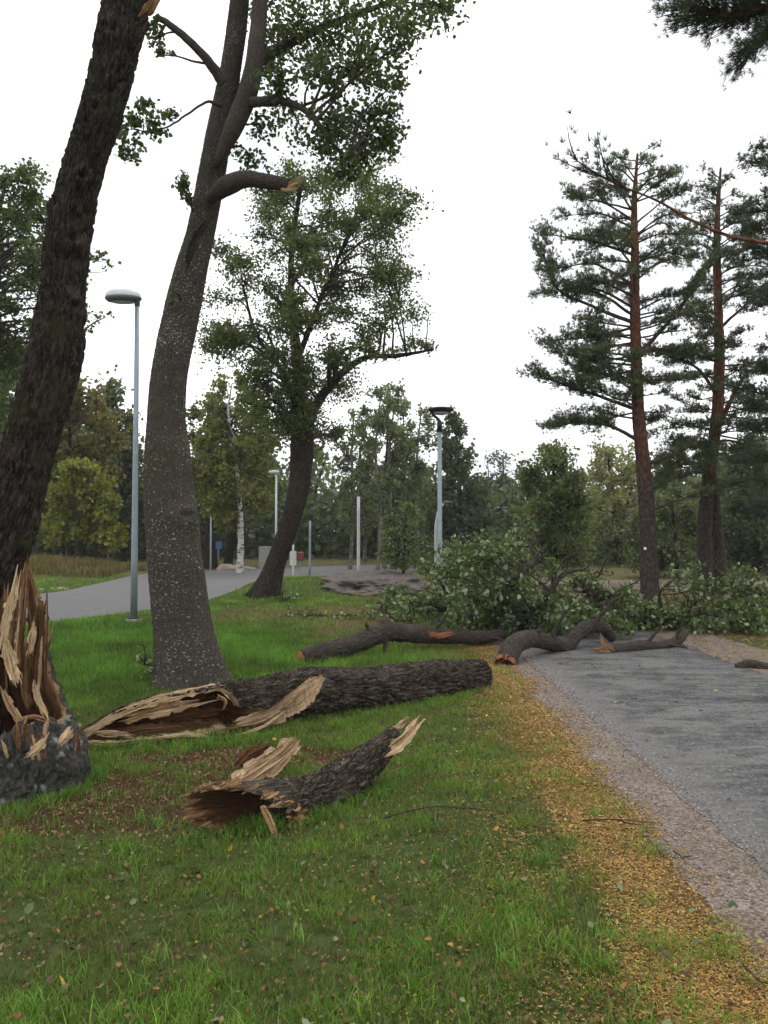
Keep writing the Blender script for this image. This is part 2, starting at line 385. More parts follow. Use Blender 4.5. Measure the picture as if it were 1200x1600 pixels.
def m_ground():
    t = NT('lawn_soil'); g = t.n('NewGeometry'); pos = g.outputs['Position']; sx = t.n('SeparateXYZ'); t.l(pos, sx.inputs[0])
    x, y = sx.outputs['X'], sx.outputs['Y']
    n1 = t.noise(pos, .9, 5, .6).outputs['Fac']; n2_ = t.noise(pos, 14, 5, .7).outputs['Fac']; n3 = t.noise(pos, 70, 4, .7).outputs['Fac']
    grass = t.ramp(n2_, (.3, (.034, .044, .015)), (.5, (.070, .10, .026)), (.7, (.11, .115, .04)))
    dry = t.ramp(n2_, (.3, (.07, .052, .024)), (.6, (.17, .13, .06)), (.8, (.24, .19, .10)))
    fl = t.math('ADD', n1, t.math('MULTIPLY', t.math('SUBTRACT', n2_, .5), .35))
    def blob(cx, cy, rx, ry):
        a = t.math('POWER', t.math('DIVIDE', t.math('SUBTRACT', x, cx), rx), 2.); b = t.math('POWER', t.math('DIVIDE', t.math('SUBTRACT', y, cy), ry), 2.)
        s = t.math('ADD', t.math('ADD', a, b), t.math('MULTIPLY', t.math('SUBTRACT', fl, .5), 2.4)); return t.ramp(s, (.55, 1.), (1.2, 0.))
    c = t.mix(blob(-1.6, 15.6, 2.7, 2.6), grass, dry)
    c = t.mix(blob(8.5, 17.5, 7.5, 7.), c, dry)
    c = t.mix(blob(-17, 31, 8, 4.5), c, dry)
    c = t.mix(t.math('MULTIPLY', t.ramp(t.math('ADD', t.math('DIVIDE', y, 100.), t.math('MULTIPLY', fl, .1)), (.27, 0.), (.36, 1.)), .6), c, dry)
    brown = t.ramp(n3, (.3, (.03, .018, .010)), (.55, (.09, .05, .026)), (.75, (.20, .12, .06)))
    c = t.mix(blob(-1.75, 4.75, 1.15, .7), c, brown); c = t.mix(blob(-.85, 5.65, 1.0, .35), c, brown)
    lit = t.ramp(n3, (.25, (.045, .025, .012)), (.45, (.15, .088, .030)), (.6, (.27, .17, .055)), (.8, (.36, .25, .11)))
    e = t.math('SUBTRACT', x, t.math('ADD', .80, t.math('MULTIPLY', y, .035)))
    e = t.math('ADD', e, t.math('MULTIPLY', t.math('SUBTRACT', fl, .5), 1.1))
    e = t.math('SUBTRACT', e, t.math('MULTIPLY', t.math('GREATER_THAN', x, 3.), 9.))
    c = t.mix(t.math('MULTIPLY', t.ramp(t.math('ADD', e, .5), (.42, 0.), (.68, 1.)), t.ramp(t.math('DIVIDE', y, 40.), (.3, 1.), (.42, 0.))), c, lit)
    t.base(c, .95, .1); t.bump(t.math('ADD', n2_, n3), .03, .8); return t.m
def build_ground():
    xs = np.unique(np.r_[-250, -150, np.linspace(-90, -30, 25), np.linspace(-30, 30, 121), np.linspace(30, 90, 25), 150, 250])
    ys = np.unique(np.r_[-60, -30, -10, np.linspace(-2, 50, 131), np.linspace(50, 120, 30), 200, 300])
    X, Y = np.meshgrid(xs, ys); Z = hgt(X, Y)
    n, m = X.shape; i = np.arange(n - 1)[:, None] * m; j = np.arange(m - 1)[None]
    Q = np.stack([i + j, i + j + 1, i + m + j + 1, i + m + j], -1).reshape(-1, 4)
    mk('ground', np.stack([X, Y, Z], -1).reshape(-1, 3), None, Q, m_ground(), kind='structure')
build_ground()
def m_asphalt(name, base, worn, streak):
    t = NT(name); g = t.n('NewGeometry'); pos = g.outputs['Position']
    n1 = t.noise(t.map(pos, (.8, 1.9, 1)), 2.1, 8, .75, .6).outputs['Fac']; n2_ = t.noise(pos, 75, 4, .8).outputs['Fac']; n3 = t.noise(pos, 1.1, 4).outputs['Fac']
    ag = t.n('TexVoronoi'); ag.inputs['Scale'].default_value = 70; t.l(pos, ag.inputs['Vector']); agc = t.n('SeparateColor'); t.l(ag.outputs['Color'], agc.inputs[0])
    n4 = t.noise(t.map(pos, (5, 9, 1)), 1.2, 4, .7, .3).outputs['Fac']
    s = t.math('ADD', n1, t.math('ADD', t.math('MULTIPLY', t.math('SUBTRACT', n3, .5), .5), t.math('MULTIPLY', t.math('SUBTRACT', n4, .5), .45)))
    c = t.ramp(s, (.34, base), (.47, streak), (.60, worn))
    sx = t.n('SeparateXYZ'); t.l(pos, sx.inputs[0])
    e = t.math('ADD', t.math('SUBTRACT', sx.outputs['X'], PX0), t.math('MULTIPLY', t.math('SUBTRACT', n3, .5), .5))
    if streak != worn: c = t.mix(t.ramp(e, (.12, 1.), (.42, 0.)), c, [.185, .178, .17])
    c = t.mix(t.ramp(n2_, (.25, .75), (.6, 0.)), c, [v * .55 for v in base]); c = t.mix(t.ramp(n2_, (.62, 0.), (.8, .5)), c, [min(1, v * 1.6) for v in worn])
    c = t.mix(t.ramp(agc.outputs[0], (.8, 0.), (.97, .28)), c, [min(1, v * 2.) for v in worn]); c = t.mix(t.ramp(agc.outputs[1], (.8, 0.), (.95, .35)), c, [v * .5 for v in base])
    t.base(c, .9, .25); t.bump(t.math('ADD', n2_, ag.outputs['Distance']), .006, .9); return t.m
def m_grit(name, a, b, c_):
    t = NT(name); g = t.n('NewGeometry'); pos = g.outputs['Position']
    vo = t.n('TexVoronoi'); vo.inputs['Scale'].default_value = 85; t.l(pos, vo.inputs['Vector'])
    sp = t.n('SeparateColor'); t.l(vo.outputs['Color'], sp.inputs[0])
    n3 = t.noise(pos, 2.2, 5, .65).outputs['Fac']
    c = t.ramp(sp.outputs[0], (.0, a), (.5, b), (1., c_)); c = t.mix(t.ramp(n3, (.35, .55), (.65, 0.)), c, a)
    t.base(c, .9, .2); t.bump(t.math('SUBTRACT', .6, vo.outputs['Distance']), .006, 1.); return t.m
GRIT = m_grit('shoulder_grit', (.115, .085, .062), (.205, .165, .135), (.34, .295, .26))
yy = np.linspace(-6, 24.5, 620)
strip_sheet('gravel_shoulder', np.c_[1.33 + .02 * yy, yy], np.c_[np.full(620, PX1 + .95), yy], 12, .004, GRIT, .10, kind='structure')
strip_sheet('asphalt_path', np.c_[np.full(620, PX0), yy], np.c_[np.full(620, PX1), yy], 6, .008, m_asphalt('path_asphalt', (.044, .043, .043), (.180, .175, .169), (.104, .102, .101)), .05, kind='structure')
strip_sheet('street', SN, SF, 8, .012, m_asphalt('street_asphalt', (.145, .14, .14), (.17, .165, .165), (.17, .165, .165)), .1, kind='structure')
strip_sheet('side_street', np.array([[-9.6, 31.6], [-12, 36.5], [-18, 39.2], [-30, 41]]), np.array([[-8.6, 34.5], [-11, 38.6], [-18, 42.], [-30, 44.]]), 5, .016, m_asphalt('side_asphalt', (.16, .155, .15), (.19, .185, .18), (.19, .185, .18)), kind='structure')
YARD = m_grit('yard_gravel', (.12, .09, .068), (.19, .155, .128), (.30, .255, .22))
strip_sheet('gravel_yard', np.array([[.6, 22.8], [4, 22.4], [10, 24.], [18, 26.], [30, 27.]]), np.array([[.6, 26.5], [4, 27.5], [10, 29.], [18, 30.5], [30, 32.]]), 6, .018, YARD, .3, kind='structure')

# ------------------------------------------------------------------ grass and litter
def gmask(x, y):
    """grass density and colours from where the lawn is lush, dry or bare"""
    n = n2(x, y, 1.6, 21); n_ = n2(x, y, 6, 31)
    e = x - LIT0(y) + .62 * n + .25 * n_
    d = 1 - ss(-.15, .32, e) * (.90 - .5 * ss(.05, .4, n_))
    d = d * (x < 1.36 + .02 * y)
    def bl(cx, cy, rx, ry): return 1 - ss(.55, 1.25, ((x - cx) / rx)**2 + ((y - cy) / ry)**2 + .9 * n + .5 * n_)
    bare = np.maximum(bl(-1.75, 4.7, 1.05, .65), bl(-.85, 5.65, .85, .28)); d = d * (1 - .66 * bare)
    lush = np.clip(ss(6.2, 8.5, y) * ss(-.8, -1.8, x - .0 * y) + .5 * bl(-.6, 10.2, 1.7, 1.6), 0, 1) * (1 - ss(13.8, 15.5, y))
    dry = np.clip(bl(-1.6, 15.6, 2.7, 2.6) + .7 * ss(9.5, 12, y) * ss(-2.4, -.4, x) , 0, 1)
    d = d * (1 - .55 * dry)
    return d, lush, dry, n, n_, e
def on_street(x, y):
    c = np.interp(y, SN[:, 1], SN[:, 0]); f = np.interp(y, SF[:, 1], SF[:, 0]); return (x < c + .05) & (x > f - .05) & (y > 5)
def grass_all():
    acc = Acc()
    for (y0, y1, dens, hh, ww) in ((2.1, 3.6, 15000, .040, .0030), (3.6, 5.5, 9500, .042, .0038), (5.5, 8.5, 5200, .048, .0052), (8.5, 13., 2700, .06, .008), (13., 20., 1000, .07, .013), (20., 30., 260, .09, .022)):
        xl, xr = -.53 * y1 - .4, min(.53 * y1 + .4, 1.36 + .02 * y1 if y1 < 21 else 12)
        n = int((xr - xl) * (y1 - y0) * dens); x = R_.uniform(xl, xr, n); y = R_.uniform(y0, y1, n)
        d, lush, dry, n1, n_, e = gmask(x, y)
        cl = np.clip(.58 + 1.3 * n_ + .4 * n1 + .5 * lush, .12, 1)
        k = (R_.random(n) < d * cl) & ~on_street(x, y) & (np.abs(x) < .53 * y + .4)
        x, y, lush, dry, n1, n_, e = [a[k] for a in (x, y, lush, dry, n1, n_, e)]; n = len(x)
        h = hh * R_.uniform(.45, 1.25, n) * (1 + .45 * lush + .5 * np.clip(n1, 0, 1)) * np.where(R_.random(n) < .04, 1.7, 1)
        ct = np.array([.165, .285, .045])[None] * (1 - lush[:, None]) + np.array([.115, .235, .034])[None] * lush[:, None]
        ct = ct * (1 + .75 * n1[:, None] + .7 * n_[:, None]) * R_.uniform(.65, 1.35, (n, 1)) * R_.uniform(.9, 1.1, (n, 3))
        yl = np.clip(ss(-.9, .1, e) * .6 + dry * .8, 0, 1); m = R_.random(n) < np.clip(.11 - .45 * n1, .03, .45) * (1 - .7 * lush) + .5 * yl * (1 - lush)
        ct[m] = np.array([.30, .225, .10]) * R_.uniform(.4, 1.2, (m.sum(), 1))
        B = np.stack([x, y, hgt(x, y) - .002], 1)
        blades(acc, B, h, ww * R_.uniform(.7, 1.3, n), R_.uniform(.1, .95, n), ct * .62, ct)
    nt = 1500; tx_ = R_.uniform(-.53, .5, nt); ty = 2.3 + 6.5 * R_.random(nt)**1.4; tx_ = tx_ * ty; d, lush, dry, n1, n_, e = gmask(tx_, ty)
    ba = R_.uniform(-2.9, .5, 90); bx = np.r_[-2.45 + .57 * np.cos(ba), R_.uniform(-2.2, 1., 150)]; by = np.r_[5.06 + .57 * np.sin(ba), R_.normal(0, .05, 150)]
    by[90:] += np.interp(bx[90:], [-2.2, -1.1, -.4, .3, 1.], [5.9, 6.02, 6.55, 7.2, 7.95]); bx = np.r_[bx, R_.uniform(-.62, .1, 60)]; by = np.r_[by, np.interp(bx[240:], [-.62, -.3, .1], [4.26, 4.5, 4.95]) + R_.normal(0, .04, 60)]
    tx_ = np.r_[tx_, bx]; ty = np.r_[ty, by]; nt = len(tx_); d = np.r_[d, np.full(len(bx), .9)]; n1 = np.r_[n1, np.full(len(bx), .4)]
    k = (R_.random(nt) < np.clip(d + .12, 0, 1) * (.5 + n1)) & (tx_ < 1.45); tx_, ty = tx_[k], ty[k]; q = 26
    x = np.repeat(tx_, q) + R_.normal(size=len(tx_) * q) * .03; y = np.repeat(ty, q) + R_.normal(size=len(tx_) * q) * .03; n = len(x)
    ct = np.repeat(np.array([.16, .285, .045]) * R_.uniform(.55, 1.35, (len(tx_), 1)) * R_.uniform(.85, 1.15, (len(tx_), 3)), q, 0) * R_.uniform(.7, 1.25, (n, 1))
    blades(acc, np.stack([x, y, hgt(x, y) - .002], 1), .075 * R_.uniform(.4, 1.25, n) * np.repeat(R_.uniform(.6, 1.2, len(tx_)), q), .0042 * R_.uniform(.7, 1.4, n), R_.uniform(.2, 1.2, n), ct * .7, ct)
    acc.build('grass', GRASS, kind='stuff', label='short green lawn grass mixed with dry blades')
    # tall dry grass on the mound and round the pines
    acc = Acc(); n = 16000
    x = np.r_[R_.uniform(-22.5, -10.2, n), R_.uniform(4.3, 16, n // 2)]; y = np.r_[R_.uniform(28, 34, n), 14.2 + 14 * R_.random(n // 2)**1.4]
    k = ~on_street(x, y) & (n2(x, y, .8, 4) > -.12); x, y = x[k], y[k]; n = len(x)
    c = np.array([.27, .20, .085]) * R_.uniform(.5, 1.25, (n, 1)); g = R_.random(n) < .3; c[g] = np.array([.075, .10, .03]) * R_.uniform(.6, 1.4, (g.sum(), 1))
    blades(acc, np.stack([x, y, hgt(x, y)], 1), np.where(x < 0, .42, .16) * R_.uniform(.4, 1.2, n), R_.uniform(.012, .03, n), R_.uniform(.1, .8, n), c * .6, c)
    acc.build('dry_grass', GRASS, kind='stuff', label='tall straw coloured grass on the mound and under the pines')
grass_all()
def litter():
    acc = Acc()
    def flakes(x, y, size, cols, z=.004, up=3.0, asp=.6, rnd=False):
        leaf_mesh(acc, np.stack([x, y, hgt(x, y) + z + R_.random(len(x)) * .012], 1), size, cols, asp, up, rnd)
    pal = np.array([(.47, .275, .06), (.40, .21, .055), (.49, .34, .13), (.27, .15, .05), (.13, .075, .04), (.42, .30, .075)])
    n = 190000; y = 2.2 + 11 * R_.random(n)**1.35; x = LIT0(y) + np.where(R_.random(n) < .8, R_.normal(.26, .23, n), .35 - np.abs(R_.normal(0, .55, n)))
    nn = n2(x, y, 3.5, 60); k = (x < 1.62 + .02 * y) & (R_.random(n) < .52 + 1.9 * nn + .25 * (x > LIT0(y)) - 1.1 * ss(1.32, 1.55, x - .02 * y)); x, y = x[k], y[k]; n = len(x)
    flakes(x, y, np.clip(.008 + .0015 * y, .010, .028) * np.exp(R_.normal(0, .38, n)), pal[R_.choice(6, n, p=[.22, .22, .16, .16, .12, .12])] * R_.uniform(.5, 1.15, (n, 1)), asp=.4)
    n = 34000; y = 2.2 + 9 * R_.random(n); x = R_.uniform(-.53, .5, n) * y; k = (x < LIT0(y)); x, y = x[k], y[k]; n = len(x)   # small scattered flakes
    pal2 = np.array([(.30, .19, .06), (.22, .12, .045), (.12, .07, .035), (.09, .05, .03), (.28, .21, .11), (.16, .10, .05)])
    flakes(x, y, .02 * R_.uniform(.4, 1.4, n), pal2[R_.choice(6, n)] * R_.uniform(.5, 1., (n, 1)), .012, 1.)
    n = 3200; x = R_.normal(-1.75, .75, n); y = R_.normal(4.75, .5, n); flakes(x, y, .03 * R_.uniform(.4, 1.3, n), np.array([(.13, .075, .04), (.22, .13, .07), (.07, .04, .02), (.3, .2, .12)])[R_.choice(4, n)] * R_.uniform(.6, 1.2, (n, 1)), .006, 1.5, .35)
    n = 1500; x = R_.uniform(-1.7, .1, n); y = R_.normal(5.6, .25, n); flakes(x, y, .03 * R_.uniform(.4, 1.3, n), np.array([(.18, .08, .04), (.26, .13, .07), (.09, .045, .02)])[R_.choice(3, n)], .006, 1.5, .35)
    # whole broad leaves on the grass
    n = 380; y = 2.3 + 6.5 * R_.random(n)**1.3; x = R_.uniform(-.52, .5, n) * y; k = x < 1.5; x, y = x[k], y[k]; n = len(x)
    bp = np.array([(.15, .2, .085), (.24, .27, .15), (.40, .20, .06), (.46, .32, .05), (.20, .09, .04), (.11, .15, .05), (.24, .17, .11)])
    flakes(x, y, .038 * R_.uniform(.45, 1.2, n), bp[R_.choice(7, n, p=[.26, .2, .14, .1, .1, .1, .1])] * R_.uniform(.55, 1., (n, 1)), .03, .9, .72, True)
    n = 420; y = R_.uniform(3, 14, n); x = R_.uniform(PX0 + .1, PX1 - .05, n); flakes(x, y, .03 * np.exp(R_.normal(-.2, .4, n)), np.concatenate([pal, bp])[R_.choice(13, n)] * .6, .012, 3., .6, True)
    n = 2600; y = R_.uniform(2.4, 13, n); x = PX0 + R_.normal(-.12, .2, n); flakes(x, y, .014 * R_.uniform(.6, 1.4, n), pal[R_.choice(6, n)] * .6, .012)
    n = 5200; y = R_.uniform(7, 15, n); x = PX1 + R_.uniform(-.1, 1.7, n); flakes(x, y, .035 * R_.uniform(.6, 1.4, n), pal[R_.choice(6, n)] * .6, .012)
    acc.build('fallen_leaves', LITTER, kind='stuff', label='yellow and brown fallen leaves and needles along the path edge')
litter()
def pebbles():
    acc = Acc(); n = 8200; y = 2.4 + 8.5 * R_.random(n)**1.3; x = np.where(R_.random(n) < .7, R_.uniform(1.28, 1.86, n) + .01 * y, PX0 + np.abs(R_.normal(0, .09, n))); r = R_.uniform(.002, .0065, n) * (1 + .06 * y)
    base = np.array([(1, 0, 0), (-1, 0, 0), (0, 1, 0), (0, -1, 0), (0, 0, .8), (0, 0, -.5)], float)
    fc = np.array([(0, 2, 4), (2, 1, 4), (1, 3, 4), (3, 0, 4), (2, 0, 5), (1, 2, 5), (3, 1, 5), (0, 3, 5)])
    V = (np.stack([x, y, .008 + r * .2], 1)[:, None] + base[None] * r[:, None, None] * R_.uniform(.6, 1.3, (n, 6, 1))).reshape(-1, 3)
    c = np.array([(.2, .15, .125), (.3, .24, .22), (.12, .09, .08), (.36, .32, .3)])[R_.choice(4, n)] * R_.uniform(.7, 1.2, (n, 1))
    acc.add(V, (np.arange(n)[:, None, None] * 6 + fc[None]).reshape(-1, 3), None, col=np.repeat(c, 6, 0))
    t = NT('pebble'); t.base(t.attr('col').outputs['Color'], .85, .25)
    acc.build('gravel', t.m, smooth=False, kind='stuff', label='loose pinkish grit on the path shoulder')
pebbles()

# ------------------------------------------------------------------ torn wood helpers
def torn_end(parent, C, ax, r, jag, mat, s=0, depth=.0, rot=.1, name='torn_end', seg=40, rings=9, slant=None):
    ax = nrm(ax); u = nrm(np.cross(ax, [0.13, .2, 1.])); v = np.cross(ax, u)
    a = np.arange(seg) * 2 * np.pi / seg; V = []; rt = []; bk = []
    for k in range(rings):
        f = 1 - k / rings
        p = np.stack([np.cos(a) * f * 3.2, np.sin(a) * f * 3.2, np.zeros(seg)], 1)
        o = jag * (.15 + vn(p * 2.2, s) * 1.2 * (vn(p, s + 3) > .35)) * (1 if k else .15) - depth * (1 - f)**.6
        P = C + (np.cos(a) * f)[:, None] * u * r + (np.sin(a) * f)[:, None] * v * r + ax * o[:, None]
        if slant is not None: P = P + ax * ((np.cos(a) * f)[:, None] * (u @ slant) + (np.sin(a) * f)[:, None] * (v @ slant)) * r
        V.append(P); rt.append(np.full(seg, rot + (1 - f) * (.7 if depth else .25))); bk.append(np.stack([np.cos(a) * f * r, np.sin(a) * f * r, o], 1))
    V.append((C + ax * (jag * .5 - depth))[None]); rt.append([rot + .5 * (depth > 0)]); bk.append([[0, 0, 0]])
    i = np.arange(rings - 1)[:, None] * seg; j = np.arange(seg)[None]; k = (j + 1) % seg
    Q = np.stack([i + j, i + k, i + seg + k, i + seg + j], -1).reshape(-1, 4); e = (rings - 1) * seg; jj = np.arange(seg)
    T = np.stack([e + jj, e + (jj + 1) % seg, np.full(seg, rings * seg)], 1)
    return mk(name, np.concatenate(V), T, Q, mat, parent, {'bk': np.concatenate(bk), 'rot': np.concatenate(rt)}, smooth=False)
def shard(acc, P, wds, th, facing, s=0, rot=.05, n=26, fib=1.0):
    """torn wood: a straight-grained core and a bundle of pointed slivers that run along it and end at different lengths"""
    P = np.asarray(P, float); Pr = spline(np.c_[P, wds], n); C = Pr[:, :3]; wd = np.maximum(Pr[:, 3], .002); rg = np.random.default_rng(int(s * 7 + 13))
    T = nrm(np.gradient(C, axis=0)); Fv = nrm(np.asarray(facing, float)); S = nrm(np.cross(T, Fv)); Nn = np.cross(S, T)
    sl = np.r_[0, np.cumsum(np.linalg.norm(np.diff(C, axis=0), axis=1))]; Lt = sl[-1]; g = np.linspace(0, 1, n)
    def sliver(off, dep, t0, t1, hw, ht, rt, drift=0.):
        k = max(6, int((t1 - t0) * n)); t = np.linspace(t0, t1, k); u = np.linspace(0, 1, k)
        c = np.stack([np.interp(np.clip(t, 0, 1), g, C[:, q]) for q in range(3)], 1); w_ = np.interp(np.clip(t, 0, 1), g, wd)
        sx = np.stack([np.interp(t, g, S[:, q]) for q in range(3)], 1); nx = np.stack([np.interp(t, g, Nn[:, q]) for q in range(3)], 1); tx = np.stack([np.interp(t, g, T[:, q]) for q in range(3)], 1)
        c = c + tx * ((t - np.clip(t, 0, 1)) * Lt)[:, None] + sx * (off * w_ + drift * (u - .5)**2)[:, None] + nx * (dep + .35 * drift * (u - .3)**2)[:, None]
        tp = np.clip(np.minimum(u / .05 + .25, (1 - u) / .26), .03, 1)**.8
        tp = tp * (1 + .25 * rg.normal(size=k))
        h = hw * tp; e = ht * tp
        V = np.stack([c - sx * h[:, None], c + nx * e[:, None] * .8 - sx * h[:, None] * .35, c + nx * e[:, None] + sx * h[:, None] * .4, c + sx * h[:, None], c - nx * e[:, None]], 1).reshape(-1, 3)
        i = np.arange(k - 1)[:, None] * 5; j = np.arange(5)[None]; kk = (j + 1) % 5
        Q = np.stack([i + j, i + kk, i + 5 + kk, i + 5 + j], -1).reshape(-1, 4)
        bk = np.stack([np.tile(np.array([-1, -.4, .4, 1, 0]) * hw, k) + off * .1 + s, np.tile(np.array([0, 1, 1, 0, -1]) * ht, k) + dep, np.repeat(t * Lt + s * 1.7 + off, 5)], 1)
        acc.add(V, None, Q, bk=bk, rot=np.full(k * 5, rt))
    wm = float(wd.max())
    if wm > .022:
        m = 11; qq = np.linspace(-1, 1, m); kn = 40; gg = np.linspace(0, 1, kn); Cc = spline(np.c_[P, wds], kn); w2 = np.maximum(Cc[:, 3], .78 * wm) * (1 - .35 * ss(.8, 1., gg))
        Tc = nrm(np.gradient(Cc[:, :3], axis=0)); Sc = nrm(np.cross(Tc, Fv)); Nc = np.cross(Sc, Tc); fing = rg.normal(size=m) * .16; fb = rg.normal(size=m) * .10; fing[[0, -1]] -= .10
        sg = max(4, int(Lt / .035)); stp = lambda: np.interp(gg * sg, np.sort(np.r_[np.arange(sg + 1), np.arange(1, sg + 1) - .15]), np.r_[np.repeat(rg.uniform(.55, 1.12, sg), 2), 1.])[:, None]; edl, edr = stp(), stp(); VV = []; BB = []
        for sd in (1, -1):
            ax_ = (fing[None] * ss(.6, 1., gg[:, None]) + fb[None] * (1 - ss(0., .35, gg[:, None]))) * min(Lt, .4)
            rl = fbm(np.stack([np.broadcast_to(qq * wm * 110, (kn, m)), np.broadcast_to(gg[:, None] * Lt * 5, (kn, m)), np.full((kn, m), s + sd)], -1).reshape(-1, 3), 3, int(s)).reshape(kn, m)
            X = Cc[:, None, :3] + Sc[:, None] * (qq[None] * w2[:, None] * np.where(qq[None] < 0, edl, edr))[..., None] + Tc[:, None] * ax_[..., None] + Nc[:, None] * (sd * th * .28 + rl * th * .8 * (sd > 0))[..., None]
            VV.append(X.reshape(-1, 3)); BB.append(np.stack([np.broadcast_to(qq * wm + s, (kn, m)), np.full((kn, m), sd * th * .3), np.broadcast_to(gg[:, None] * Lt + s * 1.7, (kn, m))], -1).reshape(-1, 3))
        i = np.arange(kn - 1)[:, None] * m; j = np.arange(m - 1)[None]; Q1 = np.stack([i + j, i + j + 1, i + m + j + 1, i + m + j], -1).reshape(-1, 4); N0 = kn * m; ii = np.arange(kn - 1); jj = np.arange(m - 1)
        acc.add(np.concatenate(VV), None, np.concatenate([Q1, Q1[:, ::-1] + N0, np.stack([ii * m, (ii + 1) * m, N0 + (ii + 1) * m, N0 + ii * m], 1), np.stack([(ii + 1) * m + m - 1, ii * m + m - 1, N0 + ii * m + m - 1, N0 + (ii + 1) * m + m - 1], 1), np.stack([jj + 1, jj, N0 + jj, N0 + jj + 1], 1), np.stack([N0 - m + jj, N0 - m + jj + 1, 2 * N0 - m + jj + 1, 2 * N0 - m + jj], 1)]), bk=np.concatenate(BB), rot=np.full(2 * N0, rot))
        fib = fib * .65
    for q in ((-.55, -.1, .38) if wm <= .022 else ()): sliver(q, 0, .02 + rg.uniform(0, .05), .92 + rg.uniform(-.12, .06), wm * .36, th * .4, rot + .06)
    nf = int(np.clip(wm * 2 / .0045 * fib, 5, 70))
    for _ in range(nf):
        o = rg.uniform(-.8, .8); L = rg.uniform(.25, .85); t0 = rg.uniform(-.04, 1.02 - L * .8); t1 = min(t0 + L, 1.0 + rg.uniform(0, .12) * (1 - abs(o) * .5))
        sliver(o, th * rg.uniform(.15, .55) * (1 - .6 * o * o), t0, t1, rg.uniform(.0018, .0062), rg.uniform(.0018, .005), np.clip(rot + rg.normal() * .17, 0, 1), rg.normal() * .012)
def fibres(acc, pts, dirs, lens, s=0, rot=.3, up=None):
    """loose slivers standing at given points"""
    for q, (p, d, l) in enumerate(zip(pts, dirs, lens)): shard(acc, [p - d * l * .3, p + d * l * .3, p + d * l * .7], [.009, .008, .002], .010, (.2, -1, .2), s + q, rot if np.isscalar(rot) else rot[q], 8, .35)

# ------------------------------------------------------------------ leaning dark tree (left edge)
def leaning_tree():
    D = 5.15
    px = [(-95, 1225, 190), (-78, 1100, 150), (-62, 1000, 125), (-40, 930, 112), (-12, 870, 108), (10, 812, 100), (33, 740, 90), (50, 681, 85), (70, 615, 88), (86, 558, 90), (97, 462, 76), (106, 375, 76), (136, 244, 68), (163, 160, 72), (182, 80, 78), (198, 0, 82), (206, -90, 70), (212, -230, 62), (200, -420, 50)]
    P = [W(x, y, D + .0006 * (1225 - y)) for x, y, _ in px]; r = [M(w_, D) / 2 * .95 for _, _, w_ in px]
    root = thing('leaning_tree', 'dark deeply furrowed leaning tree trunk with knots and a torn top, beside the splintered stump', 'tree', (P[0][0], P[0][1], 0))
    kn = [(.46, .6, .09, .075), (.40, 1.0, .10, .06), (.52, .5, .08, .065), (.585, .2, .08, .08), (.66, .1, .10, .07), (.30, .3, .08, .05), (.72, .7, .07, .06), (.49, -.4, .08, .05)]
    V, T, Q, bk = thick_trunk(P, r, 150, 640, .024, 26, .2, 3, kn, .10)
    mk('trunk', V, T, Q, B_dark, root, {'bk': bk})
    a = Acc(); shard(a, [W(222, 26, D - .12), W(236, 10, D - .14), W(246, -12, D - .12)], [.03, .04, .01], .04, (0, -1, 0), 3, .25); shard(a, [W(228, 14, D - .1), W(244, -2, D - .12), W(238, -28, D - .1)], [.03, .02, .005], .03, (.3, -1, 0), 5, .35)
    a.build('torn_wood', WOOD_OR, root, False)
leaning_tree()

